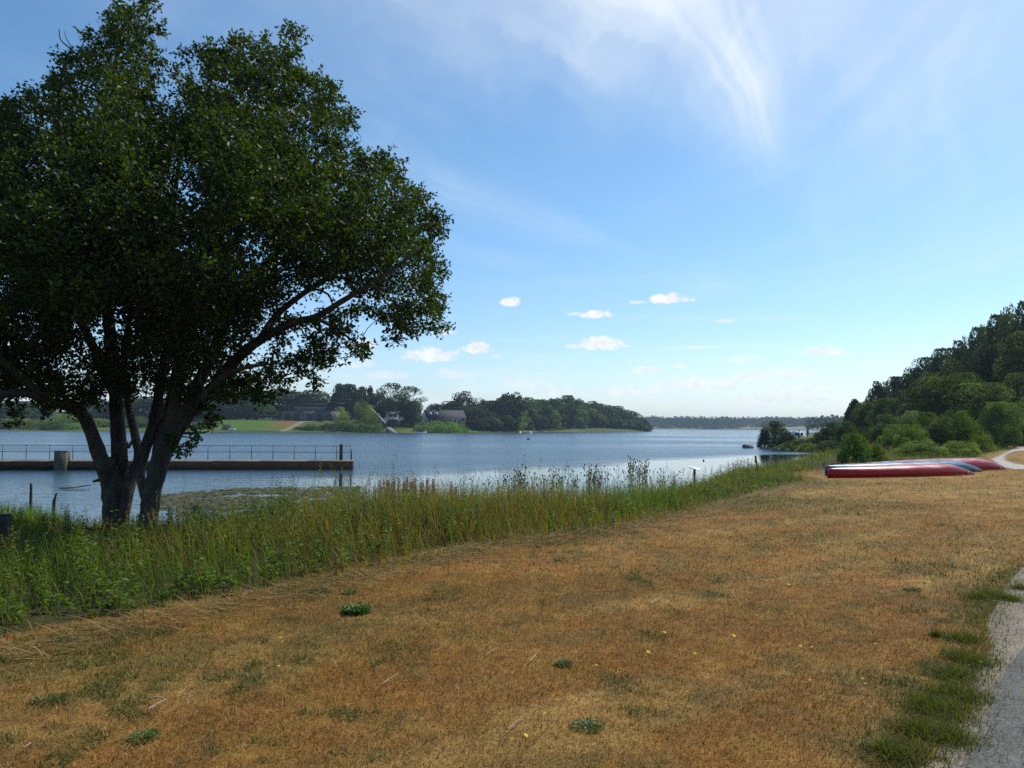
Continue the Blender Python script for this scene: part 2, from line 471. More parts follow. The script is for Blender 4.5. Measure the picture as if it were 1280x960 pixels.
# colour fields of the turf
C_BROWN = np.array((0.185, 0.096, 0.028)); C_RUST = np.array((0.205, 0.088, 0.018)); C_STRAW = np.array((0.32, 0.215, 0.085))
C_GREEN = np.array((0.080, 0.090, 0.016)); C_DULL = np.array((0.105, 0.082, 0.030)); C_OCHRE = np.array((0.20, 0.125, 0.030))
for _c in (C_BROWN, C_RUST, C_STRAW, C_OCHRE, C_DULL): _c *= np.array((1.22, 1.11, 0.82))
def lerp(a, b, t): t = np.asarray(t)[..., None]; return a * (1 - t) + b * t
def turf_fields(x, y):
    g = sstep(0.62, 0.78, fbm(x * 2.8, y * 2.8, 11, 5)) * 0.6 + sstep(0.60, 0.74, fbm(x * 5.5, y * 5.5, 12, 3)) * 0.75 * sstep(0.42, 0.6, fbm(x * .5, y * .5, 13, 2)) + 0.20 * sstep(0.5, 0.65, fbm(x * 0.6, y * 0.6, 3, 4))
    dv = seg_dist(x, y, veg_line)
    g = g * (1 - 0.25 * sstep(6, 22, y)) + 0.50 * sstep(0.9 + 0.02 * y, 0.1, dv + 0.8 * fbm(x, y, 31, 3)) * sstep(0.35, 0.6, fbm(x * 0.7, y * 0.7, 32, 3))
    # greener tongue by the bank in front of the canoes, and along the verge
    e = np.hypot((x - 5.0) / 4.6, (y - 17.0) / 2.6); g = g + 0.6 * sstep(1.1, 0.4, e + 0.5 * (fbm(x, y, 41, 3) - .5))
    e = np.hypot((x - 9.6) / 3.2, (y - 22.6) / 0.8); g = g + 0.7 * sstep(1.2, 0.4, e + 0.6 * (fbm(x, y, 42, 3) - .5))
    ds = seg_dist(x, y, sand_line)
    g = g + 0.6 * sstep(0.55, 0.1, ds) * sstep(0.5, 0.62, fbm(x * 2.5, y * 2.5, 51, 3))
    bl = np.hypot((x + 2.6) / 1.8, (y - 5.3) / 0.6); g = g + 0.2 * sstep(1.2, 0.3, bl)
    return np.clip(g, 0, 1)
def turf_col(x, y):
    g = turf_fields(x, y)
    a = fbm(x * 1.5 + 9, y * 1.5, 21, 5); b = fbm(x * 3.2, y * 3.2 + 4, 22, 4)
    c = lerp(C_BROWN, C_RUST, sstep(0.42, 0.66, a) * .5); c = lerp(c, C_OCHRE, sstep(0.45, 0.7, b) * 0.6)
    sx_ = x * .62 - y * .78; sy_ = x * .78 + y * .62
    st = sstep(0.44, 0.72, fbm(sx_ * 1.9, sy_ * .55 + 30, 23, 5)) * 0.8 + 0.30 * sstep(8, 22, y) + 0.25 * sstep(.55, .7, fbm(x * 6, y * 6, 24, 3))
    c = lerp(c, C_STRAW * 0.86, np.clip(st, 0, 0.75)); c = lerp(c, C_DULL, sstep(0.5, 0.7, fbm(x * 3.2, y * 3.2, 25, 4)) * 0.65)
    c = c * (0.62 + 0.42 * fbm(x * 7, y * 7, 26, 3) + 0.36 * fbm(x * 1.3, y * 1.3, 28, 4))[..., None]
    return lerp(c, C_GREEN * (0.8 + 0.5 * fbm(x * 9, y * 9, 27, 2))[..., None], g * 0.62), g

# ------------------------------------------------------------------ ground sheet
def polar():
    a1 = np.arange(-44, 44.01, 0.27)
    a2 = np.arange(48, 312.1, 6.0)
    ang = np.radians(np.concatenate([a1, a2]))
    rad = np.concatenate([[0.4, 1.0], np.geomspace(1.7, 70, 190), np.geomspace(72, 700, 150), np.geomspace(730, 3200, 34)])
    A, RR = np.meshgrid(ang, rad)
    X = np.sin(A) * RR; Y = np.cos(A) * RR
    na, nr = len(ang), len(rad)
    idx = np.arange(na * nr).reshape(nr, na)
    nx = np.roll(idx, -1, axis=1)
    F = np.stack([idx[:-1], nx[:-1], nx[1:], idx[1:]], -1).reshape(-1, 4)[:, ::-1]
    F = np.ascontiguousarray(F[:, ::-1])
    return X.ravel(), Y.ravel(), F, idx
gx, gy, gF, gidx = polar()
gsd = sdf(gx, gy)
gz = H(gx, gy, gsd)
turf, gg = turf_col(gx, gy)
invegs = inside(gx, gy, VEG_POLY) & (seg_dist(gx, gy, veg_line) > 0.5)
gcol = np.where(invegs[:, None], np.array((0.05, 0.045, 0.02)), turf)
gcol = np.where((gsd < 0.4)[:, None], np.array((0.06, 0.055, 0.035)), gcol)
isf = (gy > 100) | (gx < -60)
farc = lerp(np.array((0.060, 0.095, 0.016)), np.array((0.11, 0.115, 0.035)), sstep(0.5, 0.7, fbm(gx / 30, gy / 30, 61)))
farc = lerp(farc, np.array((0.030, 0.042, 0.014)), sstep(38, 60, gsd) * (gy > 200))
fields = lerp(np.array((0.24, 0.20, 0.09)), np.array((0.07, 0.10, 0.035)), sstep(0.45, 0.55, fbm(gx / 160, gy / 90, 62)))
farc = np.where(((gy > 1000) & (gsd > 0))[:, None], fields, farc)
gcol = np.where((isf & (gsd > 0))[:, None], farc, gcol)
# mown green lawn on the far shore, and the worn brown strip beside its path
la = at(262, 530, 290).x; lb = at(372, 530, 290).x
lawn_m = sstep(la - 2, la + 2, gx) * sstep(lb + 3, lb - 3, gx) * (gsd > 0.5) * sstep(40, 30, gsd) * (gy > 200)
gcol = lerp(gcol, np.array((0.070, 0.130, 0.014)), lawn_m)
lc_ = at(343, 530, 300).x; ld_ = at(372, 530, 300).x
brown_m = sstep(lc_ - 4, lc_ + 4, gx) * sstep(ld_ + 3, ld_ - 2, gx) * sstep(9, 16, gsd) * sstep(40, 30, gsd) * (gy > 200)
gcol = lerp(gcol, np.array((0.17, 0.105, 0.04)), brown_m * 0.9)
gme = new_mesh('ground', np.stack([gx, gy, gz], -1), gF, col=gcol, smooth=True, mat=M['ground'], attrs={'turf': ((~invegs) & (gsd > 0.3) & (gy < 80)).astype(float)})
center = obj('ground', gme); tag(center, 'dry summer turf, lake bed and shores as one sheet of land', kind='structure')

# ------------------------------------------------------------------ water
def water_mat():
    m, t, p, o = material('lake_water')
    P = pos(t)
    calm = attr(t, 'calm').outputs['Fac']
    fine = t.noise(t.mapping(P, (2.6, 4.2, 1), (0, 0, 0.25)), 1.0, 4, 0.6, 0.4)
    mid = t.noise(t.mapping(P, (0.55, 1.1, 1), (0, 0, 0.2)), 1.0, 3, 0.5, 0.3)
    slick = t.noise(t.mapping(P, (0.006, 0.035, 1), (0, 0, -0.12)), 1.0, 5, 0.6, 0.5)
    ruf = t.mul(t.smooth(slick, 0.40, 0.62, 1.0, 0.55), t.sub(1.0, calm))
    ruf = t.add(ruf, 0.035)
    h = t.add(t.mul(fine, 0.10), t.mul(mid, 0.20))
    b = t.node('ShaderNodeBump'); b.inputs['Distance'].default_value = 1.0
    t.l.new(h, b.inputs['Height']); t.l.new(t.mul(ruf, 0.62), b.inputs['Strength'])
    t.l.new(b.outputs[0], p.inputs['Normal'])
    p.inputs['Base Color'].default_value = (0.014, 0.032, 0.045, 1)
    t.l.new(t.smooth(ruf, 0.0, 1.0, 0.03, 0.24), p.inputs['Roughness'])
    p.inputs['IOR'].default_value = 1.333
    return m
M['water'] = water_mat()
dcam = np.hypot(gx, gy)
edge = np.interp(gx / np.maximum(gy, 1), [-0.7, -0.35, -0.1, 0.1, 0.25, 0.32, 0.5], [41, 43, 46, 57, 72, 84, 100])
wob = 9 * (fbm(gx / 12, gy / 5, 71) - 0.5)
calm = sstep(8, -5, dcam - edge + wob) * (0.6 + 0.4 * sstep(-0.42, -0.22, gx / np.maximum(gy, 1)))
calm = np.maximum(calm, 0.9 * sstep(86, 96, dcam + wob * .5) * sstep(0.30, 0.36, gx / np.maximum(gy, 1)) * (gy < 135))
for yb, wd, k in ((128, 7, .75), (175, 12, .6), (300, 40, .75), (470, 60, .7)):
    calm = np.maximum(calm, k * sstep(wd, wd * .3, np.abs(dcam - yb + 2.2 * wob * yb / 128)) * sstep(0.10, 0.26, gx / np.maximum(gy, 1)))
ring = (gsd < 14) | (gsd < 200)
keep = np.isin(np.arange(len(gx)), np.nonzero(gsd < 25)[0])
fk = keep[gF].all(1)
used = np.unique(gF[fk]); remap = np.full(len(gx), -1); remap[used] = np.arange(len(used))
wme = new_mesh('lake_water', np.stack([gx[used], gy[used], np.full(len(used), WZ)], -1), remap[gF[fk]], mat=M['water'], attrs={'calm': calm[used]}, smooth=True)
tag(obj('water', wme), 'blue lake water, ruffled offshore and calm by the bank', kind='structure')

# ------------------------------------------------------------------ road, verge, trail as sheets
def sheet(name, poly, z, mat, step, label, bounds, fn=None):
    x0, x1, y0, y1 = bounds
    xs = np.arange(x0, x1, step); ys = np.arange(y0, y1, step)
    X, Y = np.meshgrid(xs, ys)
    jx = X + 0.16 * (fbm(X * 2.4, Y * 2.4, 81) - .5) * 2; jy = Y + 0.16 * (fbm(X * 2.4, Y * 2.4, 82) - .5) * 2
    ins = inside(jx, jy, poly)
    cx = ins[:-1, :-1] & ins[1:, :-1] & ins[:-1, 1:] & ins[1:, 1:]
    idx = np.arange(X.size).reshape(X.shape)
    F = np.stack([idx[:-1, :-1], idx[:-1, 1:], idx[1:, 1:], idx[1:, :-1]], -1)[cx]
    us = np.unique(F); rm = np.full(X.size, -1); rm[us] = np.arange(len(us))
    Z = np.full(X.size, z) if fn is None else fn(X.ravel(), Y.ravel()) + z
    me = new_mesh(name, np.stack([X.ravel()[us], Y.ravel()[us], Z[us]], -1), rm[F], mat=mat, smooth=True)
    return tag(obj(name, me), label, kind='structure')
def gritty(name, c1, c2, s1, stone, rough=0.9):
    m, t, p, o = material(name)
    P = pos(t)
    n = t.noise(P, s1, 8, 0.7)
    vo = t.node('ShaderNodeTexVoronoi'); t.l.new(P, vo.inputs['Vector']); vo.inputs['Scale'].default_value = stone
    vc = t.node('ShaderNodeSeparateColor'); t.l.new(vo.outputs['Color'], vc.inputs[0])
    base = t.mix(t.smooth(n, 0.3, 0.7), c1, c2)
    base = t.mix(1.0, base, t.smooth(vc.outputs[0], 0, 1, 0.62, 1.45), 'MULTIPLY')
    t.l.new(base, p.inputs['Base Color']); p.inputs['Roughness'].default_value = rough; p.inputs['Specular IOR Level'].default_value = 0.3
    bump(t, p, t.add(vo.outputs['Distance'], t.mul(n, 0.5)), 0.7, 0.006)
    return m
M['sand'] = gritty('sandy_verge', (0.15, 0.12, 0.085), (0.25, 0.205, 0.15), 3.0, 110)
M['asphalt'] = gritty('worn_asphalt', (0.080, 0.076, 0.066), (0.125, 0.119, 0.105), 2.0, 95)
M['gravel'] = gritty('trail_gravel', (0.30, 0.26, 0.21), (0.44, 0.39, 0.33), 0.8, 14)
def strip(name, line, width, z, mat, label, amp):
    P_ = np.array(line, float); sg = np.concatenate([[0], np.cumsum(np.hypot(*np.diff(P_, axis=0).T))])
    ss = np.arange(0, min(sg[-1], 40), 0.03); x = np.interp(ss, sg, P_[:, 0]); y = np.interp(ss, sg, P_[:, 1])
    ker = np.ones(15) / 15; xp = np.pad(x, 7, 'edge'); yp = np.pad(y, 7, 'edge'); x = np.convolve(xp, ker, 'valid'); y = np.convolve(yp, ker, 'valid')
    tx = np.gradient(x); ty = np.gradient(y); ln = np.hypot(tx, ty); nx_, ny_ = ty / ln, -tx / ln
    ker2 = np.ones(61) / 61; nx_ = np.convolve(np.pad(nx_, 30, 'edge'), ker2, 'valid'); ny_ = np.convolve(np.pad(ny_, 30, 'edge'), ker2, 'valid')
    off = amp * (fbm(ss * 1.7, ss * 0, 83, 5) - .5) * 2 + amp * .35 * (fbm(ss * 14, ss * 0 + 3, 84, 3) - .5)
    cols = []
    for k, wv in enumerate((0, .3, 1.0, width)):
        o_ = off if k == 0 else wv
        cols.append(np.stack([x + nx_ * o_, y + ny_ * o_, np.full(len(x), z - (0.004 if k == 0 else 0))], -1))
    V = np.stack(cols, 1).reshape(-1, 3); n_ = len(x); i = np.arange(n_ - 1)[:, None] * 4; k = np.arange(3)[None]
    F = np.stack([i + k, i + k + 1, i + k + 5, i + k + 4], -1).reshape(-1, 4)[:, ::-1]
    me = new_mesh(name, V, F, mat=mat)
    if me.polygons[0].normal.z < 0: me.flip_normals()
    return tag(obj(name, me), label, kind='structure')
strip('sandy_verge', sand_line, 5.2, 0.006, M['sand'], 'pale sandy gravel verge beside the asphalt path', .06)
strip('asphalt_path', asph_line, 3.2, 0.014, M['asphalt'], 'grey asphalt path in the lower right corner', .025)
sheet('gravel_trail', TRAIL_POLY, 0.006, M['gravel'], 0.25, 'pale gravel trail curving round a grass island towards the wood', (16, 76, 27, 84), lambda x, y: H(x, y) + 0.02)

rng = np.random.default_rng(12)
# ------------------------------------------------------------------ grass blades
def blade_mesh(name, P, h, wd, az_, lean, curl, col, segs, mat, tipcol=1.15):
    n = len(P)
    side = np.stack([np.cos(az_ + PI / 2), np.sin(az_ + PI / 2), np.zeros(n)], -1)
    fw = np.stack([np.cos(az_), np.sin(az_), np.zeros(n)], -1)
    V = []; C = []
    for k in range(segs + 1):
        t = k / segs
        th = lean + curl * t
        off = fw * (h * t * np.sin(th))[:, None]; off[:, 2] = h * t * np.cos(th)
        c = P + off
        ww = wd * (1 - t ** 1.6) * 0.5
        cc = col * (0.8 + (tipcol - 0.8) * t)
        if k < segs:
            V += [c - side * ww[:, None], c + side * ww[:, None]]; C += [cc, cc]
        else:
            V.append(c); C.append(cc)
    m_ = len(V)
    V = np.stack(V, 1).reshape(-1, 3); C = np.stack(C, 1).reshape(-1, 3)
    base = (np.arange(n) * m_)[:, None]
    tri = []
    for k in range(segs - 1):
        a = 2 * k; tri += [[a, a + 1, a + 3], [a, a + 3, a + 2]]
    a = 2 * (segs - 1); tri.append([a, a + 1, a + 2])
    F = (base[:, :, None] + np.array(tri)[None]).reshape(-1, 3)
    return new_mesh(name, V, F, col=C, mat=mat)
def polar_pts(n, r0, r1, amax=44, p=1.0):
    a = np.radians(rng.uniform(-amax, amax, n)); u = rng.uniform(0, 1, n)
    r = (r0 ** p + (r1 ** p - r0 ** p) * u) ** (1 / p)
    return np.sin(a) * r, np.cos(a) * r
def lawn_ok(x, y):
    wv = 0.22 * (fbm(x * 2.5, y * 2.5, 91, 3) - .5)
    sand = inside(x + wv, y + wv, SAND_POLY)
    mg = (~inside(x, y, VEG_POLY)) | (seg_dist(x, y, veg_line) < 0.25 + 0.9 * fbm(x * 1.3, y * 1.3, 92, 2))
    return mg & (~sand) & (~inside(x, y, TRAIL_POLY)) & (sdf(x, y) > 1.0)
lawn_parts = []
for (n, r0, r1, hh, ww) in ((330000, 2.6, 8.5, 0.030, 0.0034), (230000, 8.5, 19, 0.034, 0.0062), (110000, 19, 50, 0.042, 0.015)):
    x, y = polar_pts(n, r0, r1, p=1.3); ok = lawn_ok(x, y); x, y = x[ok], y[ok]; n = len(x)
    c, g = turf_col(x, y)
    tall = (0.45 + 0.9 * rng.random(n)) * (0.6 + 0.9 * fbm(x * 5, y * 5, 14, 2)) * (1 + 0.55 * g)
    h = hh * tall
    pick = rng.random(n)
    col = lerp(C_BROWN, C_STRAW, rng.random(n) ** 2) * (0.75 + 0.6 * rng.random(n))[:, None]
    col = c * (0.55 + 0.95 * rng.random(n))[:, None] * 0.62 + col * 0.38
    col = np.where((pick < 0.10)[:, None], C_STRAW * 1.45, col); col = np.where((pick > 0.88)[:, None], col * .45, col)
    gr = rng.random(n) < g * 0.65
    col = np.where(gr[:, None], lerp(np.array((0.055, 0.075, 0.012)), np.array((0.12, 0.135, 0.024)), rng.random(n)), col)
    z = np.zeros(n) + H(x, y)
    me = blade_mesh('dry_grass', np.stack([x, y, z], -1), h, ww * (0.7 + 0.6 * rng.random(n)) * (1 + 0.5 * g), rng.uniform(0, 2 * PI, n), rng.uniform(0.1, 1.25, n), rng.uniform(0, 0.5, n), col, 1, M['lawn'])
    o = obj('dry_grass', me); tag(o, 'short scorched lawn grass, brown with green patches', 'grass', kind='stuff')

# ------------------------------------------------------------------ the tall vegetation of the bank
def veg_points(n, x0, x1, y0, y1, extra=None):
    x = rng.uniform(x0, x1, n); y = rng.uniform(y0, y1, n)
    sd = sdf(x, y); ok = inside(x, y, VEG_POLY) & (sd > -0.6)
    x, y, sd = x[ok], y[ok], sd[ok]
    return x, y, sd
def veg_height(x, y, sd):
    dv = seg_dist(x, y, veg_line)
    base = 0.20 + 0.62 * sstep(0.0, 1.9, dv + 0.8 * (fbm(x * 1.2, y * 1.2, 102, 3) - .5)) + 0.16 * sstep(2, 6, dv)
    far = sstep(26, 34, y)
    base = base * (1 - 0.28 * far) * (1 - 0.34 * sstep(-2.6, -6.0, x + 0.12 * (y - 12)) - 0.08 * sstep(-5, -9, x) - 0.10 * sstep(1, -3, x))
    base = base * (1 - 0.42 * sstep(2.0, 6.5, x) * sstep(60, 40, y))
    base = base * (1 - 0.80 * np.exp(-((x + 6.3) / 2.0) ** 2 - ((y - 11.4) / 2.6) ** 2))
    return base * (0.60 + 0.84 * fbm(x * 0.8, y * 0.8, 101, 3)), dv
GB1 = np.array((0.055, 0.100, 0.010)); GB2 = np.array((0.150, 0.212, 0.024)); STW = np.array((0.27, 0.19, 0.065)); RDB = np.array((0.15, 0.080, 0.028))
def veg_colour(x, y, dv, n):
    strawy = sstep(0.47, 0.66, fbm(x * 0.55 + 3, y * 0.55, 111, 3)) * 0.85
    strawy = np.maximum(strawy, 0.85 * sstep(1.0, 0.1, dv))
    e = np.hypot((x - 0.0) / 2.4, (y - 13.5) / 2.6); strawy = np.maximum(strawy, 0.8 * sstep(1.25, 0.5, e))
    strawy = strawy * (1 - 0.6 * sstep(-4, -7, x))
    col = lerp(GB1, GB2, rng.random(n))
    s = rng.random(n) < strawy * 0.75 + 0.07
    col = np.where(s[:, None], lerp(STW, RDB, rng.random(n) ** 2), col)
    return col * (0.75 + 0.5 * rng.random(n))[:, None]
for (n, bx, ww, seg) in ((95000, (-16, 4, 2, 20), 0.0085, 3), (80000, (-2, 12, 8, 36), 0.012, 2), (42000, (6, 46, 26, 78), 0.028, 2)):
    x, y, sd = veg_points(n, *bx)
    if bx[0] == -16: k = (x > -0.75 * y - 4); x, y, sd = x[k], y[k], sd[k]
    n = len(x); vh, dv = veg_height(x, y, sd)
    h = vh * rng.uniform(0.55, 1.12, n) * 1.08
    col = veg_colour(x, y, dv, n)
    me = blade_mesh('bank_grass', np.stack([x, y, H(x, y, np.maximum(sd, 0.01)) - 0.03], -1), h, ww * rng.uniform(0.6, 1.3, n), rng.uniform(0, 2 * PI, n), rng.uniform(0.0, 0.26, n), rng.uniform(0.05, 0.95, n), col, seg, M['grass'])
    tag(obj('bank_grass', me), 'tall green and straw coloured grass along the lake bank', 'tall grass', kind='stuff')

def leaf_cards(C, dirn, nrm, L, Wd, col, fold=0.25):
    """pointed leaves: base, two sides, tip -> folded pair of triangles"""
    n = len(C)
    dirn = dirn / (np.linalg.norm(dirn, axis=1, keepdims=True) + 1e-9)
    sd = np.cross(dirn, nrm); sd /= (np.linalg.norm(sd, axis=1, keepdims=True) + 1e-9)
    up = np.cross(sd, dirn)
    L = np.asarray(L).reshape(-1, 1) * np.ones((n, 1)); Wd = np.asarray(Wd).reshape(-1, 1) * np.ones((n, 1))
    a = C; b = C + dirn * L * 0.45 + sd * Wd * 0.5 + up * Wd * fold; c = C + dirn * L; d = C + dirn * L * 0.45 - sd * Wd * 0.5 + up * Wd * fold
    V = np.stack([a, b, c, d], 1).reshape(-1, 3)
    bi = (np.arange(n) * 4)[:, None, None]
    F = (bi + np.array([[0, 1, 2], [0, 2, 3]])[None]).reshape(-1, 3)
    return V, F, np.repeat(col, 4, axis=0)
def unit(n):
    v = rng.normal(size=(n, 3)); return v / np.linalg.norm(v, axis=1, keepdims=True)
# leafy herbs between the grasses
x, y, sd = veg_points(16000, -16, 12, 3, 38)
dvh, dv = veg_height(x, y, sd)
dens_ = fbm(x * 0.6, y * 0.6, 121, 3)
k = (dv > 0.35) & (rng.random(len(x)) < 0.26 + 1.3 * sstep(0.42, 0.62, dens_)) & (rng.random(len(x)) < np.clip(9 / y, 0.25, 1)); x, y, sd, dvh = x[k], y[k], sd[k], dvh[k]
nh = len(x); per = 22
hh = dvh * rng.uniform(0.7, 1.12, nh)
bz = H(x, y, np.maximum(sd, 0.01))
tt = np.tile(np.linspace(0.22, 1.0, per), nh); X = np.repeat(x, per); Y = np.repeat(y, per); HH = np.repeat(hh, per)
a_ = np.repeat(rng.uniform(0, 6.28, nh), per) + np.tile(np.arange(per) * 2.4, nh)
lx = np.repeat(rng.normal(0, 0.10, nh), per) * tt; ly = np.repeat(rng.normal(0, 0.10, nh), per) * tt
Cc = np.stack([X + lx, Y + ly, np.repeat(bz, per) + HH * tt], -1)
dr = np.stack([np.cos(a_), np.sin(a_), rng.uniform(-0.5, 0.6, len(a_))], -1)
nm = np.stack([rng.normal(0, .4, len(a_)), rng.normal(0, .4, len(a_)), np.ones(len(a_))], -1)
lc = np.repeat(lerp(np.array((0.045, 0.09, 0.008)), np.array((0.11, 0.165, 0.018)), rng.random(nh)), per, axis=0) * rng.uniform(0.7, 1.3, (len(a_), 1))
Ls = (0.035 + 0.05 * (1 - tt)) * rng.uniform(0.7, 1.5, len(a_)) * (1 + 0.015 * Y)
V, F, C = leaf_cards(Cc, dr, nm, Ls, Ls * 0.42, lc)
o = obj('bank_herbs', new_mesh('bank_herbs', V, F, col=C, mat=M['herb'])); tag(o, 'leafy green weeds filling the lake bank', 'weeds', kind='stuff')
me = blade_mesh('herb_stems', np.stack([x, y, bz], -1), hh, np.full(nh, 0.011), rng.uniform(0, 6.28, nh), np.full(nh, 0.03), np.full(nh, 0.05), np.tile(np.array((0.07, 0.10, 0.03)), (nh, 1)), 2, M['herb'])
tag(obj('bank_herb_stems', me, ), 'green stems of the weeds on the bank', 'weeds', kind='stuff')
# flowering grass stalks standing above the rest
x, y, sd = veg_points(9000, -16, 12, 3, 38); vh, dv = veg_height(x, y, sd); k = (dv > .15) & (rng.random(len(x)) < np.clip(9 / y, .3, 1)); x, y, sd, vh = x[k], y[k], sd[k], vh[k]; n = len(x)
h = vh * rng.uniform(.95, 1.3, n); bz = H(x, y, np.maximum(sd, .01)); az0 = rng.uniform(0, 6.28, n); le = rng.uniform(0, .2, n); cu = rng.uniform(0, .25, n)
me = blade_mesh('grass_stalks', np.stack([x, y, bz], -1), h, np.full(n, .0045) * (1 + .06 * y), az0, le, cu, lerp(STW, GB2, rng.random(n) ** 2), 2, M['grass'])
tag(obj('grass_stalks', me), 'thin straw coloured grass stalks above the bank growth', 'tall grass', kind='stuff')
q = 7; th = np.repeat(le + cu, q); hh = np.repeat(h, q) * np.tile(np.linspace(.82, 1.0, q), n); a_ = np.repeat(az0, q)
P_ = np.stack([np.repeat(x, q) + np.cos(a_) * hh * np.sin(th), np.repeat(y, q) + np.sin(a_) * hh * np.sin(th), np.repeat(bz, q) + hh * np.cos(th)], -1)
dr = unit(n * q) * .7; dr[:, 2] += .8
V, F, C = leaf_cards(P_, dr, unit(n * q), rng.uniform(.02, .05, n * q), .008 * (1 + .05 * P_[:, 1]), np.repeat(lerp(STW, RDB, rng.random(n)), q, axis=0))
tag(obj('grass_seed_heads', new_mesh('grass_seed_heads', V, F, col=C, mat=M['grass'])), 'loose seed heads on the tall bank grass', 'tall grass', kind='stuff')
# reed bed at the left by the water
n = 15000
x = rng.uniform(-15, -9.2, n); y = rng.uniform(14.5, 19.5, n)
cx_, cy_ = -12.0, 17.0
e = np.hypot((x - cx_) / 2.3, (y - cy_) / 1.6) + 0.5 * (fbm(x, y, 131, 3) - .5); k = e < 1.0; x, y, e = x[k], y[k], e[k]; n = len(x)
sd = sdf(x, y)
me = blade_mesh('reed_blades', np.stack([x, y, H(x, y, np.maximum(sd, 0.01))], -1), rng.uniform(0.75, 1.18, n) * (1.05 - 0.35 * np.clip(e, 0, 1)), rng.uniform(0.012, 0.024, n), rng.uniform(0, 6.28, n), rng.uniform(0, .12, n), rng.uniform(0.1, 0.7, n), lerp(np.array((0.09, 0.17, 0.02)), np.array((0.20, 0.27, 0.06)), rng.random(n)) * rng.uniform(.7, 1.15, (n, 1)), 3, M['grass'])
tag(obj('reed_bed', me), 'bright green reeds at the water edge on the left', 'reeds', kind='stuff')
# pale flattened straw where the lawn meets the tall growth
vl = np.array(veg_line[2:18]); segl = np.hypot(*np.diff(vl, axis=0).T); cum_ = np.concatenate([[0], np.cumsum(segl)])
n = 4200; s_ = rng.uniform(0, cum_[-1], n) ; x = np.interp(s_, cum_, vl[:, 0]); y = np.interp(s_, cum_, vl[:, 1])
x += rng.normal(0, 0.17, n) * (1 + y * .03) + 0.02; y += rng.normal(0, 0.17, n) * (1 + y * .03) - 0.0
me = blade_mesh('flattened_straw', np.stack([x, y, np.full(n, 0.02) + rng.uniform(0, .05, n)], -1), rng.uniform(0.12, 0.34, n), rng.uniform(.004, .008, n) * (1 + y * .04), rng.uniform(-0.6, 1.0, n) + np.where(rng.random(n) < .5, PI, 0), rng.uniform(1.15, 1.55, n), rng.uniform(0, .2, n), lerp(STW * .7, np.array((.36, .27, .12)), rng.random(n)), 2, M['lawn'])
tag(obj('flattened_straw', me), 'pale flattened straw where lawn meets tall growth', 'straw', kind='stuff')
# sprawling grass tufts along the sandy verge
cents = [(1190, 925, .11), (1150, 915, .13), (1165, 885, .17), (1195, 870, .15), (1185, 845, .14), (1215, 828, .11), (1205, 800, .11), (1200, 822, .10), (1240, 745, .12), (1262, 750, .10), (1222, 748, .12), (1275, 736, .08), (1170, 795, .06), (1110, 940, .10), (1128, 950, .09)]
bx = []; 
for (px, py, r) in cents:
    cx0, cy0 = gp(px, py); r = r * .72; m_ = int(1700 * (r / .12) ** 2)
    q = rng.normal(0, 0.5, (m_, 2)) * r * (1 + cy0 * .03) * np.exp(rng.normal(0, .45, (m_, 1))); an_ = np.arctan2(q[:, 1], q[:, 0]); q = q * (0.75 + .5 * vnoise(an_ * 2 + cx0 * 9, an_ * 0 + cy0, 7))[:, None]; bx.append(np.stack([cx0 + q[:, 0] * 1.25, cy0 + q[:, 1] * 1.25], -1))
for q_ in range(3600):
    t_ = rng.random(); j_ = 2 + rng.integers(0, len(sand_edge) - 1); p0 = np.array(sand_line[j_]); p1 = np.array(sand_line[j_ + 1]); bx.append((p0 + (p1 - p0) * t_ + rng.normal(0, .10, 2) - np.array((.05, 0)))[None])
bx = np.vstack(bx); n = len(bx)
me = blade_mesh('verge_grass', np.stack([bx[:, 0], bx[:, 1], np.full(n, 0.004)], -1), rng.uniform(0.04, 0.10, n), rng.uniform(.003, .0055, n), rng.uniform(0, 6.28, n), rng.uniform(0.15, 1.1, n), rng.uniform(0.1, .6, n), lerp(np.array((0.060, 0.075, 0.006)), np.array((0.15, 0.15, 0.018)), rng.random(n)), 2, M['grass'])
tag(obj('verge_grass', me), 'dark green grass tufts spilling over the sandy verge', 'grass', kind='stuff')
# loose stones on the verge
def pebbles(name, n, poly, bounds, smin, smax, cols, label, cat, z0=0.005):
    x = rng.uniform(bounds[0], bounds[1], n); y = rng.uniform(bounds[2], bounds[3], n)
    k = inside(x, y, poly); x, y = x[k], y[k]; n = len(x)
    ico = np.array([(0, 0, 1), (1, 0, 0), (0, 1, 0), (-1, 0, 0), (0, -1, 0), (0, 0, -1)], float)
    fc = np.array([(0, 1, 2), (0, 2, 3), (0, 3, 4), (0, 4, 1), (5, 2, 1), (5, 3, 2), (5, 4, 3), (5, 1, 4)])
    s = smin + (smax - smin) * rng.random(n) ** 3
    V = ico[None] * s[:, None, None] * rng.uniform(.6, 1.2, (n, 6, 1)) * np.array((1, 1, .6)) + np.stack([x, y, np.full(n, z0)], -1)[:, None]
    F = (np.arange(n) * 6)[:, None, None] + fc[None]
    c = np.repeat(lerp(np.array(cols[0]), np.array(cols[1]), rng.random(n)), 6, axis=0)
    return tag(obj(name, new_mesh(name, V.reshape(-1, 3), F.reshape(-1, 3), col=c, mat=M['lawn'])), label, cat, kind='stuff')
pebbles('verge_gravel', 26000, [p for p in sand_line] + asph_line[::-1], (0, 9, 2, 12), .002, .010, ((.10, .085, .07), (.42, .37, .30)), 'small loose stones on the sandy verge', 'gravel')
pebbles('path_grit', 9000, ROAD_POLY, (1, 6, 2, 9), .0015, .005, ((.10, .095, .08), (.40, .38, .33)), 'fine loose grit on the asphalt path', 'grit', 0.011)

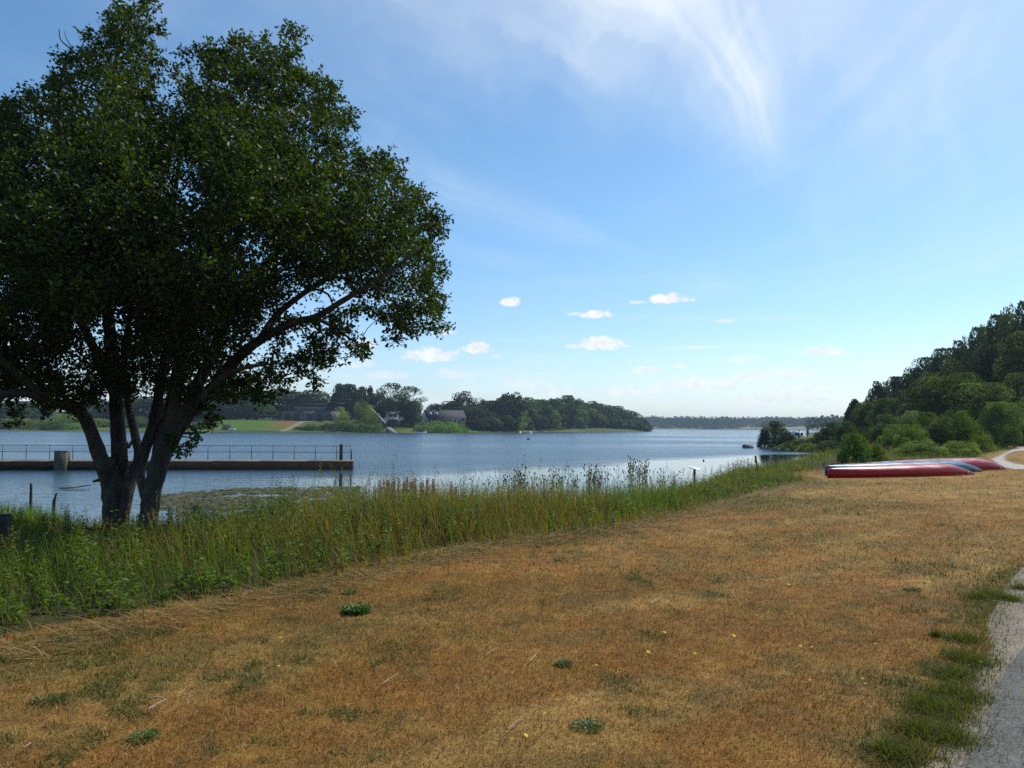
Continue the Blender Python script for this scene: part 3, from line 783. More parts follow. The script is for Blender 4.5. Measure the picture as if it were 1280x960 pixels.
# ------------------------------------------------------------------ the big tree on the bank
TY = 13.3
def tp(px, py, dy=0.0):
    return at(px, py, TY + dy)
PXM = TY / FPX
def curve(pts, rad, sub=5):
    """Catmull-Rom through points with radii"""
    P = [Vector(p) for p in pts]; out = []; rr = []
    for i in range(len(P) - 1):
        p0 = P[max(i - 1, 0)]; p1 = P[i]; p2 = P[i + 1]; p3 = P[min(i + 2, len(P) - 1)]
        for k in range(sub):
            t = k / sub
            out.append(0.5 * ((2 * p1) + (p2 - p0) * t + (2 * p0 - 5 * p1 + 4 * p2 - p3) * t * t + (-p0 + 3 * p1 - 3 * p2 + p3) * t ** 3))
            rr.append(rad[i] * (1 - t) + rad[i + 1] * t)
    out.append(P[-1]); rr.append(rad[-1])
    return out, rr
limbs = [  # (points as px, py, depth offset), radius in px of the photograph
    ([(146, 700, 0), (145, 655, 0), (142, 620, 0), (137, 592, 0), (131, 574, 0)], [19, 15, 13.5, 11.5, 9.5]),
    ([(136, 598, .0), (124, 568, -.1), (112, 535, -.3), (100, 515, -.5), (80, 506, -.9), (58, 500, -1.4), (25, 470, -2.0), (-20, 430, -2.4)], [10, 9.0, 7.5, 7, 6, 5, 4.4, 3]),
    ([(150, 655, 0.05), (148, 612, .1), (149, 570, .2), (146, 520, .3), (144, 480, .4), (138, 420, .5), (130, 350, .7), (120, 260, .9), (122, 170, .9), (140, 90, .8), (163, 35, .8)], [10, 11, 10, 8.2, 8.2, 7.6, 6.4, 5, 3.6, 2.2, 1.0]),
    ([(152, 700, -.1), (154, 655, -.15), (160, 616, -.1), (171, 583, .1), (186, 548, .2), (195, 512, .3), (206, 450, .5), (212, 380, .9), (214, 300, 1.3), (225, 200, 1.5), (250, 110, 1.4)], [7.5, 7, 7, 7, 6.6, 6, 6, 5, 4, 2.8, 1.4]),
    ([(172, 583, 0.15), (173, 565, .4), (168, 540, .8), (161, 508, 1.2), (155, 450, 1.6), (165, 380, 2.2), (180, 300, 2.6)], [6, 5.6, 5.6, 5.2, 4.6, 3.6, 2.2]),
    ([(180, 722, -.7), (181, 680, -.7), (186, 645, -.6), (191, 612, -.5), (200, 578, -.45), (212, 547, -.4), (223, 526, -.4), (243, 504, -.5), (264, 487, -.6), (292, 452, -.8), (325, 425, -1.0), (365, 404, -1.2), (395, 396, -1.3), (430, 375, -1.5), (480, 345, -1.6), (525, 310, -1.6)], [16, 12, 10.5, 10.5, 11, 10, 9.6, 8.6, 7.6, 6.4, 5.4, 4.4, 3.8, 3.2, 2.2, 1.2]),
    ([(184, 632, -.5), (178, 606, -.4), (176, 588, -.2), (184, 560, .0), (196, 530, .1), (203, 500, 0.1)], [5, 5.4, 5.4, 5, 5, 4.6]),
    ([(208, 560, -.4), (216, 520, -.5), (222, 480, -.6), (227, 430, -.6), (240, 360, -.8), (262, 280, -1.0), (285, 190, -1.0), (320, 110, -.9), (345, 75, -.8)], [8.5, 7.5, 7, 6.2, 5.2, 4.2, 3.2, 2, 1]),
    ([(196, 575, -.1), (204, 535, .1), (212, 505, .3), (220, 465, .5), (238, 415, .8), (275, 340, 1.2), (310, 260, 1.4), (350, 190, 1.4), (395, 150, 1.3)], [7.5, 6.5, 6, 5.4, 4.8, 4, 3, 2, 1]),
    ([(235, 505, -.4), (262, 450, -.2), (285, 400, 0), (330, 335, .2), (385, 270, .3), (440, 220, .3)], [9, 7, 6, 4.6, 3.2, 1.5]),
    ([(215, 560, -.4), (228, 535, -.9), (245, 512, -1.2), (262, 488, -1.5), (290, 465, -1.8), (330, 455, -2.1)], [5, 4.6, 4.2, 3.6, 2.8, 1.6]),
    ([(325, 425, -1.0), (345, 395, -.7), (372, 372, -.4), (420, 340, .0), (480, 300, .2)], [5, 4.2, 3.6, 2.6, 1.4]),
    ([(395, 398, -1.3), (410, 405, -1.2), (430, 418, -1.1), (450, 432, -1.0)], [2.6, 2, 1.5, .8]),
    ([(147, 500, .4), (120, 440, .2), (85, 370, -.2), (50, 290, -.6), (20, 210, -.9)], [7, 5.6, 4.4, 3.2, 1.6]),
    ([(130, 350, .7), (95, 280, 1.1), (60, 200, 1.3), (40, 130, 1.2)], [5, 3.6, 2.5, 1.2]),
    ([(58, 500, -1.4), (20, 490, -2.2), (-40, 500, -2.8), (-100, 470, -3.1)], [4.5, 4, 3.2, 2]),
    ([(-20, 430, -2.4), (-60, 360, -2.6), (-90, 270, -2.4)], [3.5, 3, 1.6]),
]
tree = thing('broadleaf_tree', 'large dark spreading tree with several leaning trunks on the bank at left', 'tree', tuple(tp(163, 690)))
org = Vector(tree.location)
mb = MB(); skel = []; skr = []
for i, (pts, rd) in enumerate(limbs):
    q, r_ = curve([tp(*p) - org for p in pts], [v * PXM for v in rd])
    mb.tube(q, r_, 14 if rd[0] > 8 else 9, wob=0.07, seed=i)
    skel += q; skr += r_
mb.build('trunk', M['bark'], tree, smooth=True)
SK = np.array([tuple(p) for p in skel]); SKR = np.array(skr)
crown_out = [(-150, 150), (-60, 120), (-10, 128), (18, 118), (28, 104), (50, 112), (58, 88), (72, 92), (84, 66), (104, 62), (118, 40), (130, 42), (134, 8), (150, 14), (160, 0), (172, 6), (186, 2), (198, 22), (190, 40), (204, 44), (196, 66), (188, 92),
             (212, 96), (220, 56), (236, 72), (262, 58), (280, 70), (297, 42), (312, 52), (330, 56), (346, 60), (352, 40), (368, 42), (370, 62), (364, 86), (396, 86), (412, 102), (428, 118), (426, 134), (442, 140), (440, 160), (428, 178),
             (446, 192), (462, 190), (486, 194), (508, 216), (520, 232), (540, 240), (546, 262), (560, 288), (548, 304), (562, 342), (550, 356), (552, 376), (546, 408), (530, 420), (520, 406), (498, 422), (480, 408), (462, 398), (440, 394), (418, 396), (396, 402), (372, 412), (352, 426), (352, 440), (330, 452),
             (300, 474), (284, 500), (252, 506), (222, 500), (190, 498), (160, 500), (128, 502), (96, 508), (60, 512), (30, 505), (0, 512), (-50, 520), (-150, 500)]
sprays = [((20, 488), 24), ((52, 494), 20), ((-5, 470), 24), ((88, 488), 18), ((-25, 500), 22), ((120, 492), 16), ((385, 448), 22), ((408, 440), 26), ((430, 440), 24), ((452, 434), 14), ((400, 415), 22), ((425, 415), 20), ((345, 470), 26), ((318, 478), 28), ((372, 460), 22), ((292, 495), 22), ((318, 500), 18), ((345, 492), 16), ((395, 470), 14),
          ((262, 520), 16), ((238, 552), 12), ((226, 566), 10), ((250, 540), 10), ((250, 505), 18), ((214, 545), 8), ((20, 515), 16), ((60, 512), 14), ((100, 515), 12)]
cands = []
op = np.array(crown_out, float)
want = 1150
holes = [((408, 372), 9), ((432, 402), 12), ((386, 384), 9), ((455, 300), 6), ((500, 330), 6), ((330, 395), 9), ((300, 345), 6), ((420, 250), 6), ((245, 205), 8), ((330, 140), 6), ((100, 300), 7), ((110, 140), 9), ((205, 90), 14), ((215, 65), 12), ((395, 200), 5), ((480, 260), 5), ((270, 425), 8), ((330, 440), 10), ((12, 356), 9), ((40, 410), 13), ((146, 396), 8), ((160, 412), 7), ((218, 240), 12), ((216, 225), 10), ((364, 370), 12), ((240, 255), 8), ((60, 220), 12), ((292, 302), 7), ((8, 310), 9), ((190, 460), 8), ((20, 505), 13), ((372, 318), 6), ((75, 450), 6)]
pool = []; tries_ = 0
while len(pool) < want:
    qx = rng.uniform(-150, 562, 400); qy = rng.uniform(0, 520, 400)
    k = inside(qx, qy, op); dE = seg_dist(qx, qy, op, True)
    tries_ += 1
    if tries_ > 60: break
    for a, b, ok_, de in zip(qx, qy, k, dE):
        if not ok_ or de < 7: continue
        depth = min(3.9, 0.35 + de * PXM * 1.9)
        dy = rng.uniform(-1, 1); dy = math.copysign(abs(dy) ** 0.65, dy) * depth
        if any(math.hypot(a - hx, b - hy) < hr * 1.6 + 9 for (hx, hy), hr in holes): continue
        if fbm(np.array([a / 46.]), np.array([b / 46.]), 171, 3)[0] < 0.36 + 0.0 * de: continue
        r = min(rng.uniform(.28, .55), max(0.14, de * PXM * 0.92))
        if any((a - c[0]) ** 2 + (b - c[1]) ** 2 + ((dy - c[2]) / PXM) ** 2 < (0.66 * (r + c[3]) / PXM) ** 2 for c in pool[-700:]): continue
        pool.append((a, b, dy, r))
        if len(pool) >= want: break
for (c, r) in sprays:
    for k in range(max(2, int(r / 5))):
        pool.append((c[0] + rng.normal(0, r * .35), c[1] + rng.normal(0, r * .3), -0.9 + rng.normal(0, .5), r * PXM * 0.62))
for k in range(95):
    j = rng.integers(3, 74); t_ = rng.random(); p0 = op[j]; p1 = op[j + 1]; m0 = p0 + (p1 - p0) * t_; nn = np.array((p1[1] - p0[1], -(p1[0] - p0[0]))); nn = nn / (np.linalg.norm(nn) + 1e-6)
    o_ = rng.uniform(-8, 6); pool.append((m0[0] + nn[0] * o_, m0[1] + nn[1] * o_, rng.normal(0, .4), rng.uniform(.10, .20)))
LV = []; LD = []; LN = []; LC = []; LL = []
tw = MB()
pc = np.array([tuple(tp(a, b, dy) - org) for a, b, dy, r in pool])
dsk = np.array([np.linalg.norm(SK - c, axis=1).min() for c in pc])
NP_ = SK.copy(); NR_ = SKR.copy()
for i in np.argsort(dsk):
    a, b, dy, r = pool[i]; c = pc[i]
    d = np.linalg.norm(NP_ - c, axis=1) + 0.7 * np.maximum(0, NP_[:, 2] - c[2]); j = int(np.argmin(d))
    s = NP_[j]; sr = min(NR_[j] * .7, 0.022)
    NP_ = np.vstack([NP_, c]); NR_ = np.append(NR_, max(.007, sr * .75))
    mid = (s + c) / 2 + np.array((0, 0, 0.10 * np.linalg.norm(c - s))) + rng.normal(0, 0.09, 3)
    q, rr = curve([s, mid, c], [sr, sr * .85, max(.006, sr * .7)], 3)
    tw.tube(q, rr, 4, cap=False)
    m_ = int(250 * (r / 0.4) ** 2 * rng.uniform(.75, 1.25)) + 24
    ntw = max(5, int(10 * r / 0.4))
    dirs = unit(ntw); dirs[:, 2] = dirs[:, 2] * 0.75 + 0.12
    ln = r * rng.uniform(0.7, 1.45, ntw)
    for t_ in range(ntw):
        e_ = c + dirs[t_] * ln[t_]
        if t_ % 2 == 0: tw.tube([c, (c + e_) / 2 + rng.normal(0, .02, 3), e_], [0.006, 0.0045, 0.0025], 3, cap=False)
        kk = max(3, m_ // ntw)
        tpos = rng.uniform(0.2, 1.05, kk) ** 0.75
        P_ = c + dirs[t_] * (ln[t_] * tpos)[:, None] + np.clip(rng.normal(0, 0.045, (kk, 3)), -.09, .09) * (r / 0.4 + .4)
        LV.append(P_); dd = dirs[t_] * 0.8 + unit(kk) * 1.0; dd[:, 2] -= 0.25; LD.append(dd)
        LN.append(unit(kk) * 0.9 + np.array((0.15, 0, 0.75)))
        tone = rng.uniform(0, 1)
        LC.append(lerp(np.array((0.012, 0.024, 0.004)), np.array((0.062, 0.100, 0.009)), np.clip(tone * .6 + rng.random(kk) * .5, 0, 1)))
# bare twigs at the upper left of the crown
for pts in ([(104, 92), (96, 70), (84, 50), (80, 38)], [(96, 70), (104, 56), (104, 42)], [(90, 62), (76, 50), (74, 36)], [(78, 110), (76, 92), (72, 76), (64, 66)], [(110, 78), (118, 56), (108, 36)]):
    q, rr = curve([tp(p[0], p[1], .6) - org for p in pts], [0.018, .011, .008, .004][:len(pts)], 3); tw.tube(q, rr, 4)
for pts in ([(128, 592), (120, 587), (112, 582)], [(124, 600), (116, 602)], [(160, 560), (168, 545), (166, 535)], [(150, 580), (158, 560), (160, 552)], [(118, 548), (108, 540)], [(196, 560), (206, 548), (212, 540)]):
    q, rr = curve([tp(p[0], p[1], -.3) - org for p in pts], [0.03, .018, .009][:len(pts)], 3); tw.tube(q, rr, 5)
tw.build('branch', M['bark'], tree, smooth=True)
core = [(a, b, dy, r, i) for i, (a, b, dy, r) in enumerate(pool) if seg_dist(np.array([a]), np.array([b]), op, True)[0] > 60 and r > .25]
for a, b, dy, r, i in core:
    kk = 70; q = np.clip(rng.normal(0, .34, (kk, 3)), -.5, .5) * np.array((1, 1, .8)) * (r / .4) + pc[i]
    LV.append(q); LD.append(unit(kk)); LN.append(unit(kk) + np.array((0, 0, .6))); LC.append(np.tile(np.array((0.020, 0.036, 0.006)), (kk, 1)) * rng.uniform(.6, 1.3, (kk, 1)))  # inner leaves coloured darker, the crown's inner shade put into their colour
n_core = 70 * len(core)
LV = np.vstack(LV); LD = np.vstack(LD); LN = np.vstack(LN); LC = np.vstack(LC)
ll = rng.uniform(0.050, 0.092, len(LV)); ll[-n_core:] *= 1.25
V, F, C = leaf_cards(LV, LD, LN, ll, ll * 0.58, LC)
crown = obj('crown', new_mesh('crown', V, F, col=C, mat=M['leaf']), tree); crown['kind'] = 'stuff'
print('crown leaves', len(LV), 'clumps', len(pool))

# ------------------------------------------------------------------ woodland tree kinds
def make_crown(seed, style, nclump, nleaf, card, c0, c1, width=0.5, base=0.18, gap=0.0, clump=0.20):
    """unit-height crown; leaf sprays gathered in clumps"""
    g = np.random.default_rng(seed)
    cl = []
    for i in range(nclump):
        for _ in range(60):
            u = g.uniform(-1, 1, 3)
            if np.linalg.norm(u) > 1: continue
            if style == 'pine':
                z = (u[2] + 1) / 2; rr = width * 0.5 * (1 - z) ** 0.75 + 0.03
                p = np.array((u[0] * rr, u[1] * rr, base + (1 - base) * z * .97))
            else:
                nrm = u / (np.linalg.norm(u) + 1e-6); rad = np.linalg.norm(u) ** 0.45
                lump = 1 + 0.22 * math.sin(3.1 * nrm[0] * 2 + seed) * math.cos(2.7 * nrm[1] * 2 + seed * 2)
                p = np.array((nrm[0] * rad * width * .5 * lump, nrm[1] * rad * width * .5 * lump, base + (1 - base) * .5 * (1 + nrm[2] * rad)))
                if style == 'tall' and nrm[2] < 0: p[:2] *= 0.8
                if style == 'bush': p[2] = abs(nrm[2]) * rad * (0.92 - base) * (0.85 + 0.2 * lump) + base
            if gap and any(np.linalg.norm(p - q) < gap for q in cl): continue
            cl.append(p); break
    cl = np.array(cl)
    ctone = g.random(len(cl)) ** 1.5
    cs = clump * g.uniform(0.6, 1.15, len(cl)) * (width if style != 'pine' else 0.6)
    idx = g.integers(0, len(cl), nleaf)
    d = g.normal(size=(nleaf, 3)); d /= np.linalg.norm(d, axis=1, keepdims=True)
    d[:, 2] = np.where(d[:, 2] < -0.2, d[:, 2] * 0.5, d[:, 2])
    rad = cs[idx] * g.uniform(0.55, 1.0, nleaf) ** 0.5
    sq = 0.55 if style in ('pine', 'open') else 0.8
    P = cl[idx] + d * rad[:, None] * np.array((1, 1, sq))
    P[:, 2] = np.clip(P[:, 2], 0.0, 1.02)
    dr = d + g.normal(size=(nleaf, 3)) * 0.8
    nm = d * 0.9 + g.normal(size=(nleaf, 3)) * 0.6 + np.array((0, 0, 0.5))
    tone = np.clip(ctone[idx] * 0.75 + g.random(nleaf) * 0.45, 0, 1.2)
    col = lerp(np.array(c0) * .8, np.array(c1) * 1.15, tone)
    L = card * g.uniform(0.6, 1.3, nleaf)
    V, F, C = leaf_cards(P, dr, nm, L, L * 0.75, col)
    return V, F, C, cl
def make_trunk(seed, cl, base, r=0.022, nl=9):
    g = random.Random(seed); mb_ = MB()
    top = max(p[2] for p in cl)
    ax = [Vector((g.uniform(-.01, .01) * k, g.uniform(-.01, .01) * k, top * 0.82 * k / 5)) for k in range(6)]
    mb_.tube([Vector((0, 0, -0.05))] + ax, [r * 1.5] + [r * (1.15 - k / 6) for k in range(6)], 7)
    for i in range(min(nl, len(cl))):
        c = Vector(cl[g.randrange(len(cl))]); s = Vector((0, 0, max(0.08, c.z * g.uniform(.4, .7))))
        m_ = (s + c) / 2 + Vector((0, 0, -0.02)); mb_.tube([s, m_, c], [r * .5, r * .3, r * .12], 5, cap=False)
    return mb_
DK0, DK1 = (0.012, 0.024, 0.007), (0.040, 0.066, 0.015)
MD0, MD1 = (0.020, 0.040, 0.009), (0.062, 0.100, 0.018)
LT0, LT1 = (0.050, 0.095, 0.012), (0.15, 0.22, 0.030)
PU0, PU1 = (0.022, 0.014, 0.016), (0.050, 0.030, 0.030)
LM0, LM1 = (0.085, 0.15, 0.015), (0.16, 0.25, 0.03)
SG0, SG1 = (0.060, 0.095, 0.030), (0.17, 0.22, 0.085)
KINDS = {
    'dark_a': ('tree', 'round', 46, 6500, .060, DK0, DK1, .95, .10, 0, .26), 'dark_b': ('tree', 'round', 52, 6500, .060, DK0, DK1, .80, .12, 0, .26),
    'mid_a': ('tree', 'round', 46, 6500, .060, MD0, MD1, .95, .08, 0, .26), 'mid_b': ('tree', 'tall', 46, 6500, .058, MD0, MD1, .72, .10, 0, .26),
    'light_a': ('tree', 'round', 40, 3600, .055, LT0, LT1, .95, .06, 0, .26), 'purple': ('tree', 'round', 44, 4200, .05, PU0, PU1, .95, .12, 0, .24),
    'open': ('tree', 'open', 44, 3600, .040, DK0, DK1, .90, .34, .10, .17), 'pine': ('tree', 'pine', 60, 3600, .05, DK0, DK1, .60, .10, .05, .14),
    'lime_bush': ('bush', 'bush', 26, 2600, .075, LM0, LM1, 1.6, .0, 0, .24), 'dark_bush': ('bush', 'bush', 30, 3000, .07, DK0, MD1, 1.6, .0, 0, .24), 'mid_bush': ('bush', 'bush', 30, 3000, .07, MD0, LT1, 1.6, .0, 0, .24),
    'near_dark': ('tree', 'round', 90, 26000, .032, DK0, (0.080, 0.105, 0.022), 1.0, .05, 0, .19), 'near_dark_b': ('tree', 'tall', 85, 24000, .032, DK0, (0.072, 0.094, 0.020), .85, .05, 0, .19),
    'near_mid': ('tree', 'round', 80, 26000, .030, MD0, (0.14, 0.20, 0.030), 1.1, .04, 0, .18), 'near_pine': ('tree', 'pine', 110, 15000, .032, DK0, DK1, .85, .08, .06, .13),
    'near_bush': ('bush', 'bush', 60, 17000, .042, LT0, (0.17, 0.25, .035), 1.6, .0, 0, .17), 'near_bush_dark': ('bush', 'bush', 90, 16000, .042, DK0, MD1, 1.6, .0, 0, .17), 'near_willow': ('bush', 'bush', 55, 16000, .042, SG0, SG1, 1.5, .0, 0, .17),
    'near_lime': ('bush', 'bush', 70, 9000, .055, LT0, LM1, 1.3, .0, 0, .17),
}
KM = {}
for i, (k_, a) in enumerate(KINDS.items()):
    V, F, C, cl = make_crown(100 + i, a[1], a[2], a[3], a[4], a[5], a[6], a[7], a[8], a[9], a[10])
    KM[k_] = (new_mesh('crown_' + a[0], V, F, col=C, mat=M['wood_leaf']), make_trunk(i, cl, a[8], 0.02 if a[0] == 'tree' else 0.010, 10).mesh('trunk_' + a[0], M['far_bark'], True), a[7] * (1.12 if a[0] == 'tree' else 1.1))
trng = random.Random(5)
NAMES = {'tree': 'tree', 'bush': 'bush'}
def plant(kind, px, top, Y, wpx, label, group=None, ground=None, name=None):
    p = at(px, top, Y)
    g = h1(p.x, Y) if ground is None else ground
    hgt = max(0.5, p.z - g + 0.1)
    wid = wpx / FPX * Y
    crn, trk, wd = KM[kind]
    nm = name or {'pine': 'pine_tree', 'near_pine': 'pine_tree'}.get(kind, 'bush' if KINDS[kind][0] == 'bush' else 'broadleaf_tree')
    o = thing(nm, label, 'bush' if nm == 'bush' else 'tree', (p.x, Y, g - 0.1), trng.uniform(0, 6.28), group)
    o.scale = (wid / wd, wid / wd, hgt)
    c = obj('crown', crn, o); c['kind'] = 'stuff'
    obj('trunk', trk, o)
    return o
# --- far left shore
G1 = 'dark trees on the far shore behind the big tree'
L1 = 'dark leafy tree on the far shore half hidden by the big tree'
for (px, top, Y, wp) in [(-60, 495, 330, 70), (-20, 500, 320, 60), (10, 505, 345, 50), (35, 503, 360, 50), (120, 500, 355, 60), (150, 503, 330, 50), (185, 498, 330, 60), (215, 500, 335, 50), (248, 492, 335, 56), (285, 492, 330, 60), (322, 490, 335, 56), (350, 488, 345, 46)]:
    plant(trng.choice(['dark_a', 'dark_b', 'mid_a']), px, top, Y, wp, L1, G1)
for (px, top, wp, kd, lb) in [(20, 523, 50, 'mid_bush', 'low green bush at the far water edge, leftmost in view'), (56, 524, 46, 'lime_bush', 'yellow green bush on the far shore left of the leaning limb'),
                              (88, 517, 48, 'mid_bush', 'rounded green willow bush on the far shore behind the leaning limb'), (122, 524, 40, 'lime_bush', 'pale green bush on the far shore between two trunks'),
                              (172, 521, 26, 'mid_bush', 'green bush on the far shore seen between the middle trunks'), (215, 524, 34, 'dark_bush', 'dark bush on the far shore right of the trunks')]:
    plant(kd, px, top, 292 if px > 70 else 300, wp, lb)
SHORE = [('mid_a', 396, 490, 345, 40, 'round dark tree rising behind the dark clubhouse roof'), ('dark_a', 376, 492, 350, 36, 'dark tree behind the left end of the clubhouse'),
         ('pine', 424, 478, 338, 27, 'pointed dark conifer just right of the clubhouse'), ('dark_b', 437, 483, 342, 34, 'dense dark tree right of the pointed conifer'),
         ('dark_a', 450, 493, 345, 26, 'dark tree between the two conifers'), ('pine', 463, 481, 340, 17, 'slim conifer standing above the sloping white rail'), ('dark_b', 452, 486, 348, 16, 'narrow dark tree beside the slim conifer'),
         ('open', 489, 481, 318, 38, 'tall open-crowned tree with sky showing through, behind the boathouse'), ('open', 511, 485, 322, 36, 'second open-crowned tree, right of the boathouse'), ('dark_b', 474, 494, 326, 24, 'dark tree left of the boathouse'),
         ('dark_a', 507, 503, 312, 34, 'broad dark tree filling the space right of the boathouse'), ('mid_a', 518, 503, 312, 20, 'green tree left of the white gable house'), ('dark_b', 496, 506, 330, 30, 'dark tree directly behind the boathouse roof'),
         ('dark_a', 543, 506, 352, 20, 'small dark tree above the white gable house roof'), ('mid_b', 556, 505, 352, 22, 'green tree above the right end of the house roof'), ('mid_a', 566, 503, 350, 28, 'mid green tree left of the copper beech'),
         ('purple', 583, 491, 352, 35, 'purple copper beech with a rounded crown'), ('dark_a', 590, 507, 345, 34, 'dark tree under the copper beech'), ('pine', 604, 498, 365, 13, 'small conifer peeping up right of the copper beech'),
         ('mid_a', 612, 503, 362, 28, 'green tree between copper beech and tall rounded tree'), ('dark_b', 573, 510, 338, 26, 'dark tree right of the white gable house'), ('mid_b', 637, 492, 362, 36, 'tall rounded tree that tops the left part of the headland'),
         ('mid_a', 625, 502, 358, 26, 'green tree left of the tall rounded headland tree')]
for a in SHORE: plant(*a)
for (kd, px, top, Y, wp, lb) in [('lime_bush', 428, 510, 303, 20, 'light green bush at the right wall of the clubhouse'), ('mid_bush', 453, 502, 303, 26, 'large green bush in front of the conifers'), ('lime_bush', 461, 508, 302, 18, 'bright green bush beside the top of the white rail'),
                             ('lime_bush', 545, 527, 300, 30, 'bright yellow green hedge bush below the white gable house'), ('lime_bush', 563, 528, 302, 26, 'bright green hedge bush right of the house wall'), ('lime_bush', 528, 529, 300, 22, 'bright green hedge bush left of the house'),
                             ('dark_bush', 555, 523, 306, 22, 'dark bush close under the house windows'), ('lime_bush', 577, 531, 305, 18, 'small bright bush at the right end of the hedge'), ('mid_bush', 470, 517, 300, 14, 'green bush beside the white rail foot')]:
    plant(kd, px, top, Y, wp, lb)
GL = 'scrub on the far shore left of the mown lawn'
for i in range(26):
    px = -60 + i * 12.5 + trng.uniform(-4, 4)
    if px > 258: continue
    plant(trng.choice(['mid_bush', 'dark_bush', 'mid_bush', 'lime_bush']), px, 526 + trng.uniform(-5, 3) + px * .006, (276 if px < 100 else 286) + trng.uniform(0, 10) - min(0, px) * 0 , trng.uniform(16, 30), 'rough green scrub on the far shore seen under the big tree', GL)
GB = 'bushes along the clubhouse bank'
for i in range(15):
    px = 372 + i * 7.2; plant(trng.choice(['mid_bush', 'mid_bush', 'dark_bush', 'lime_bush'] if px > 425 else ['mid_bush', 'dark_bush']), px, 530.5 + 1.2 * math.sin(i * 2.1) + max(0, (395 - px) * .12), 288 + trng.uniform(0, 4), 13, 'scrubby bush on the bank at the water below the clubhouse', GB)
# --- wooded headland
prof_x = [596, 620, 650, 670, 700, 730, 755, 775, 790, 800, 808, 813]; prof_y = [508, 503, 500, 499, 498, 500, 503, 509, 515, 521, 529, 536]
yv = lambda px: float(np.interp(px, [560, 600, 640, 690, 740, 790, 812], [318, 330, 352, 392, 440, 490, 520]))
GH = 'trees packed on the wooded headland'
hk = ['dark_a', 'dark_b', 'mid_a', 'mid_b', 'mid_b', 'mid_a', 'light_a']
for row, (dy, lift) in enumerate(((42, 0), (26, 4), (14, 10), (6, 17))):
    px = 586 + row * 4
    while px < 809:
        top = np.interp(px, prof_x, prof_y); base = 541
        tpy = top + min(lift, (base - top) * .5) + trng.uniform(-2.2, 3.5)
        Y = yv(px) + dy * (1 if px < 790 else .4)
        wp = trng.uniform(20, 32) * (1 if px < 785 else .6)
        if not (row == 3 and (645 < px < 672 or 700 < px < 745 or px > 770 and False)):
            plant(trng.choice(hk), px, tpy, Y, wp, 'dark broadleaf tree in the packed wood on the headland', GH)
        px += trng.uniform(12, 18) * (1 if px < 785 else .55)
for (kd, px, top, wp, lb) in [('lime_bush', 664, 526, 9, 'bright yellow bush in the clearing at the foot of the headland'), ('mid_bush', 700, 534, 14, 'low green bush on the headland shore'), ('mid_bush', 728, 533, 14, 'low green bush nearer the headland tip'), ('light_a', 645, 527, 14, 'pale green small tree in the headland clearing'), ('mid_bush', 760, 534, 14, 'small waterside bush toward the headland tip')]:
    plant(kd, px, top, yv(px) + 7, wp, lb)
# --- spit on the right with dark bushes
SPIT = [('near_bush_dark', 969, 528, 111, 38, 'large dark bush at the tip of the spit'), ('near_bush_dark', 955, 540, 113, 16, 'small dark bush hanging over the water at the spit tip'), ('near_bush_dark', 984, 541, 106, 22, 'dark bush right of the large spit bush'),
        ('near_bush_dark', 1002, 549, 99, 26, 'low dark bush below the two walkers'), ('near_bush_dark', 1022, 546, 97, 28, 'low dark bush right of the walkers'), ('near_bush_dark', 1040, 530, 95, 36, 'big dark bush where the spit joins the land'),
        ('near_bush_dark', 1058, 527, 92, 30, 'dark bush behind the lime shrub'), ('near_bush', 985, 553, 97, 20, 'green low bush at the spit water line, left'), ('near_bush', 1010, 554, 94, 26, 'green low bush at the spit water line, middle'), ('near_bush_dark', 1034, 551, 91, 30, 'dark low bush at the inner end of the bay'), ('near_lime', 1021, 541, 100, 10, 'small yellow green bush beside the right walker')]
for a in SPIT: plant(*a)
# --- right hand wood on its hill
WOOD = [('near_pine', 1068, 494, 122, 36, 'dark spreading conifer at the low left end of the wood'), ('near_dark', 1082, 505, 118, 30, 'dark tree right of the spreading conifer'), ('near_dark_b', 1100, 479, 135, 30, 'dark tree stepping up the wood edge, second from the conifer'),
        ('near_dark', 1120, 474, 140, 34, 'dark rounded tree on the skyline above the green bushes'), ('near_dark', 1090, 505, 110, 34, 'dark tree low in the wood edge'), ('near_dark', 1110, 500, 105, 40, 'dark tree behind the pale willow'),
        ('near_dark_b', 1140, 463, 140, 36, 'skyline tree where the hill starts to climb'), ('near_dark', 1160, 451, 138, 42, 'dark skyline tree, third step up the hill'), ('near_dark', 1182, 440, 134, 46, 'dark skyline tree above the sunlit tree'),
        ('near_dark_b', 1205, 430, 128, 44, 'dark narrow skyline tree high on the hill'), ('near_dark', 1228, 415, 122, 52, 'dark broad skyline tree near the hilltop'), ('near_dark', 1252, 400, 116, 56, 'dark broad skyline tree, last but one at right'),
        ('near_dark_b', 1280, 384, 110, 60, 'highest dark tree at the right edge'), ('near_dark', 1315, 372, 108, 70, 'dark tree beyond the right edge of the wood'), ('near_dark', 1360, 360, 104, 80, 'dark tree far right on the hill'),
        ('near_dark', 1135, 490, 112, 50, 'dark tree in the middle of the wood edge'), ('near_dark', 1165, 470, 112, 50, 'dark tree behind the sunlit tree, left'), ('near_dark_b', 1200, 452, 106, 60, 'dark tree behind the sunlit tree, centre'),
        ('near_dark', 1240, 436, 98, 66, 'dark tree behind the sunlit tree, right'), ('near_dark', 1285, 420, 92, 80, 'huge dark tree at the right edge over the trail'), ('near_dark', 1275, 470, 84, 60, 'dark tree closing the end of the trail'),
        ('near_dark', 1310, 480, 78, 70, 'dark tree just outside the right edge'), ('near_dark_b', 1150, 500, 98, 50, 'dark tree low behind the round bushes'), ('near_dark', 1345, 440, 84, 90, 'dark tree right of the trail'),
        ('near_mid', 1178, 474, 76, 84, 'sunlit green tree in front of the dark wood, left half'), ('near_mid', 1225, 482, 73, 84, 'sunlit green tree in front of the dark wood, right half'), ('near_mid', 1200, 470, 80, 60, 'sunlit green tree top between two others')]
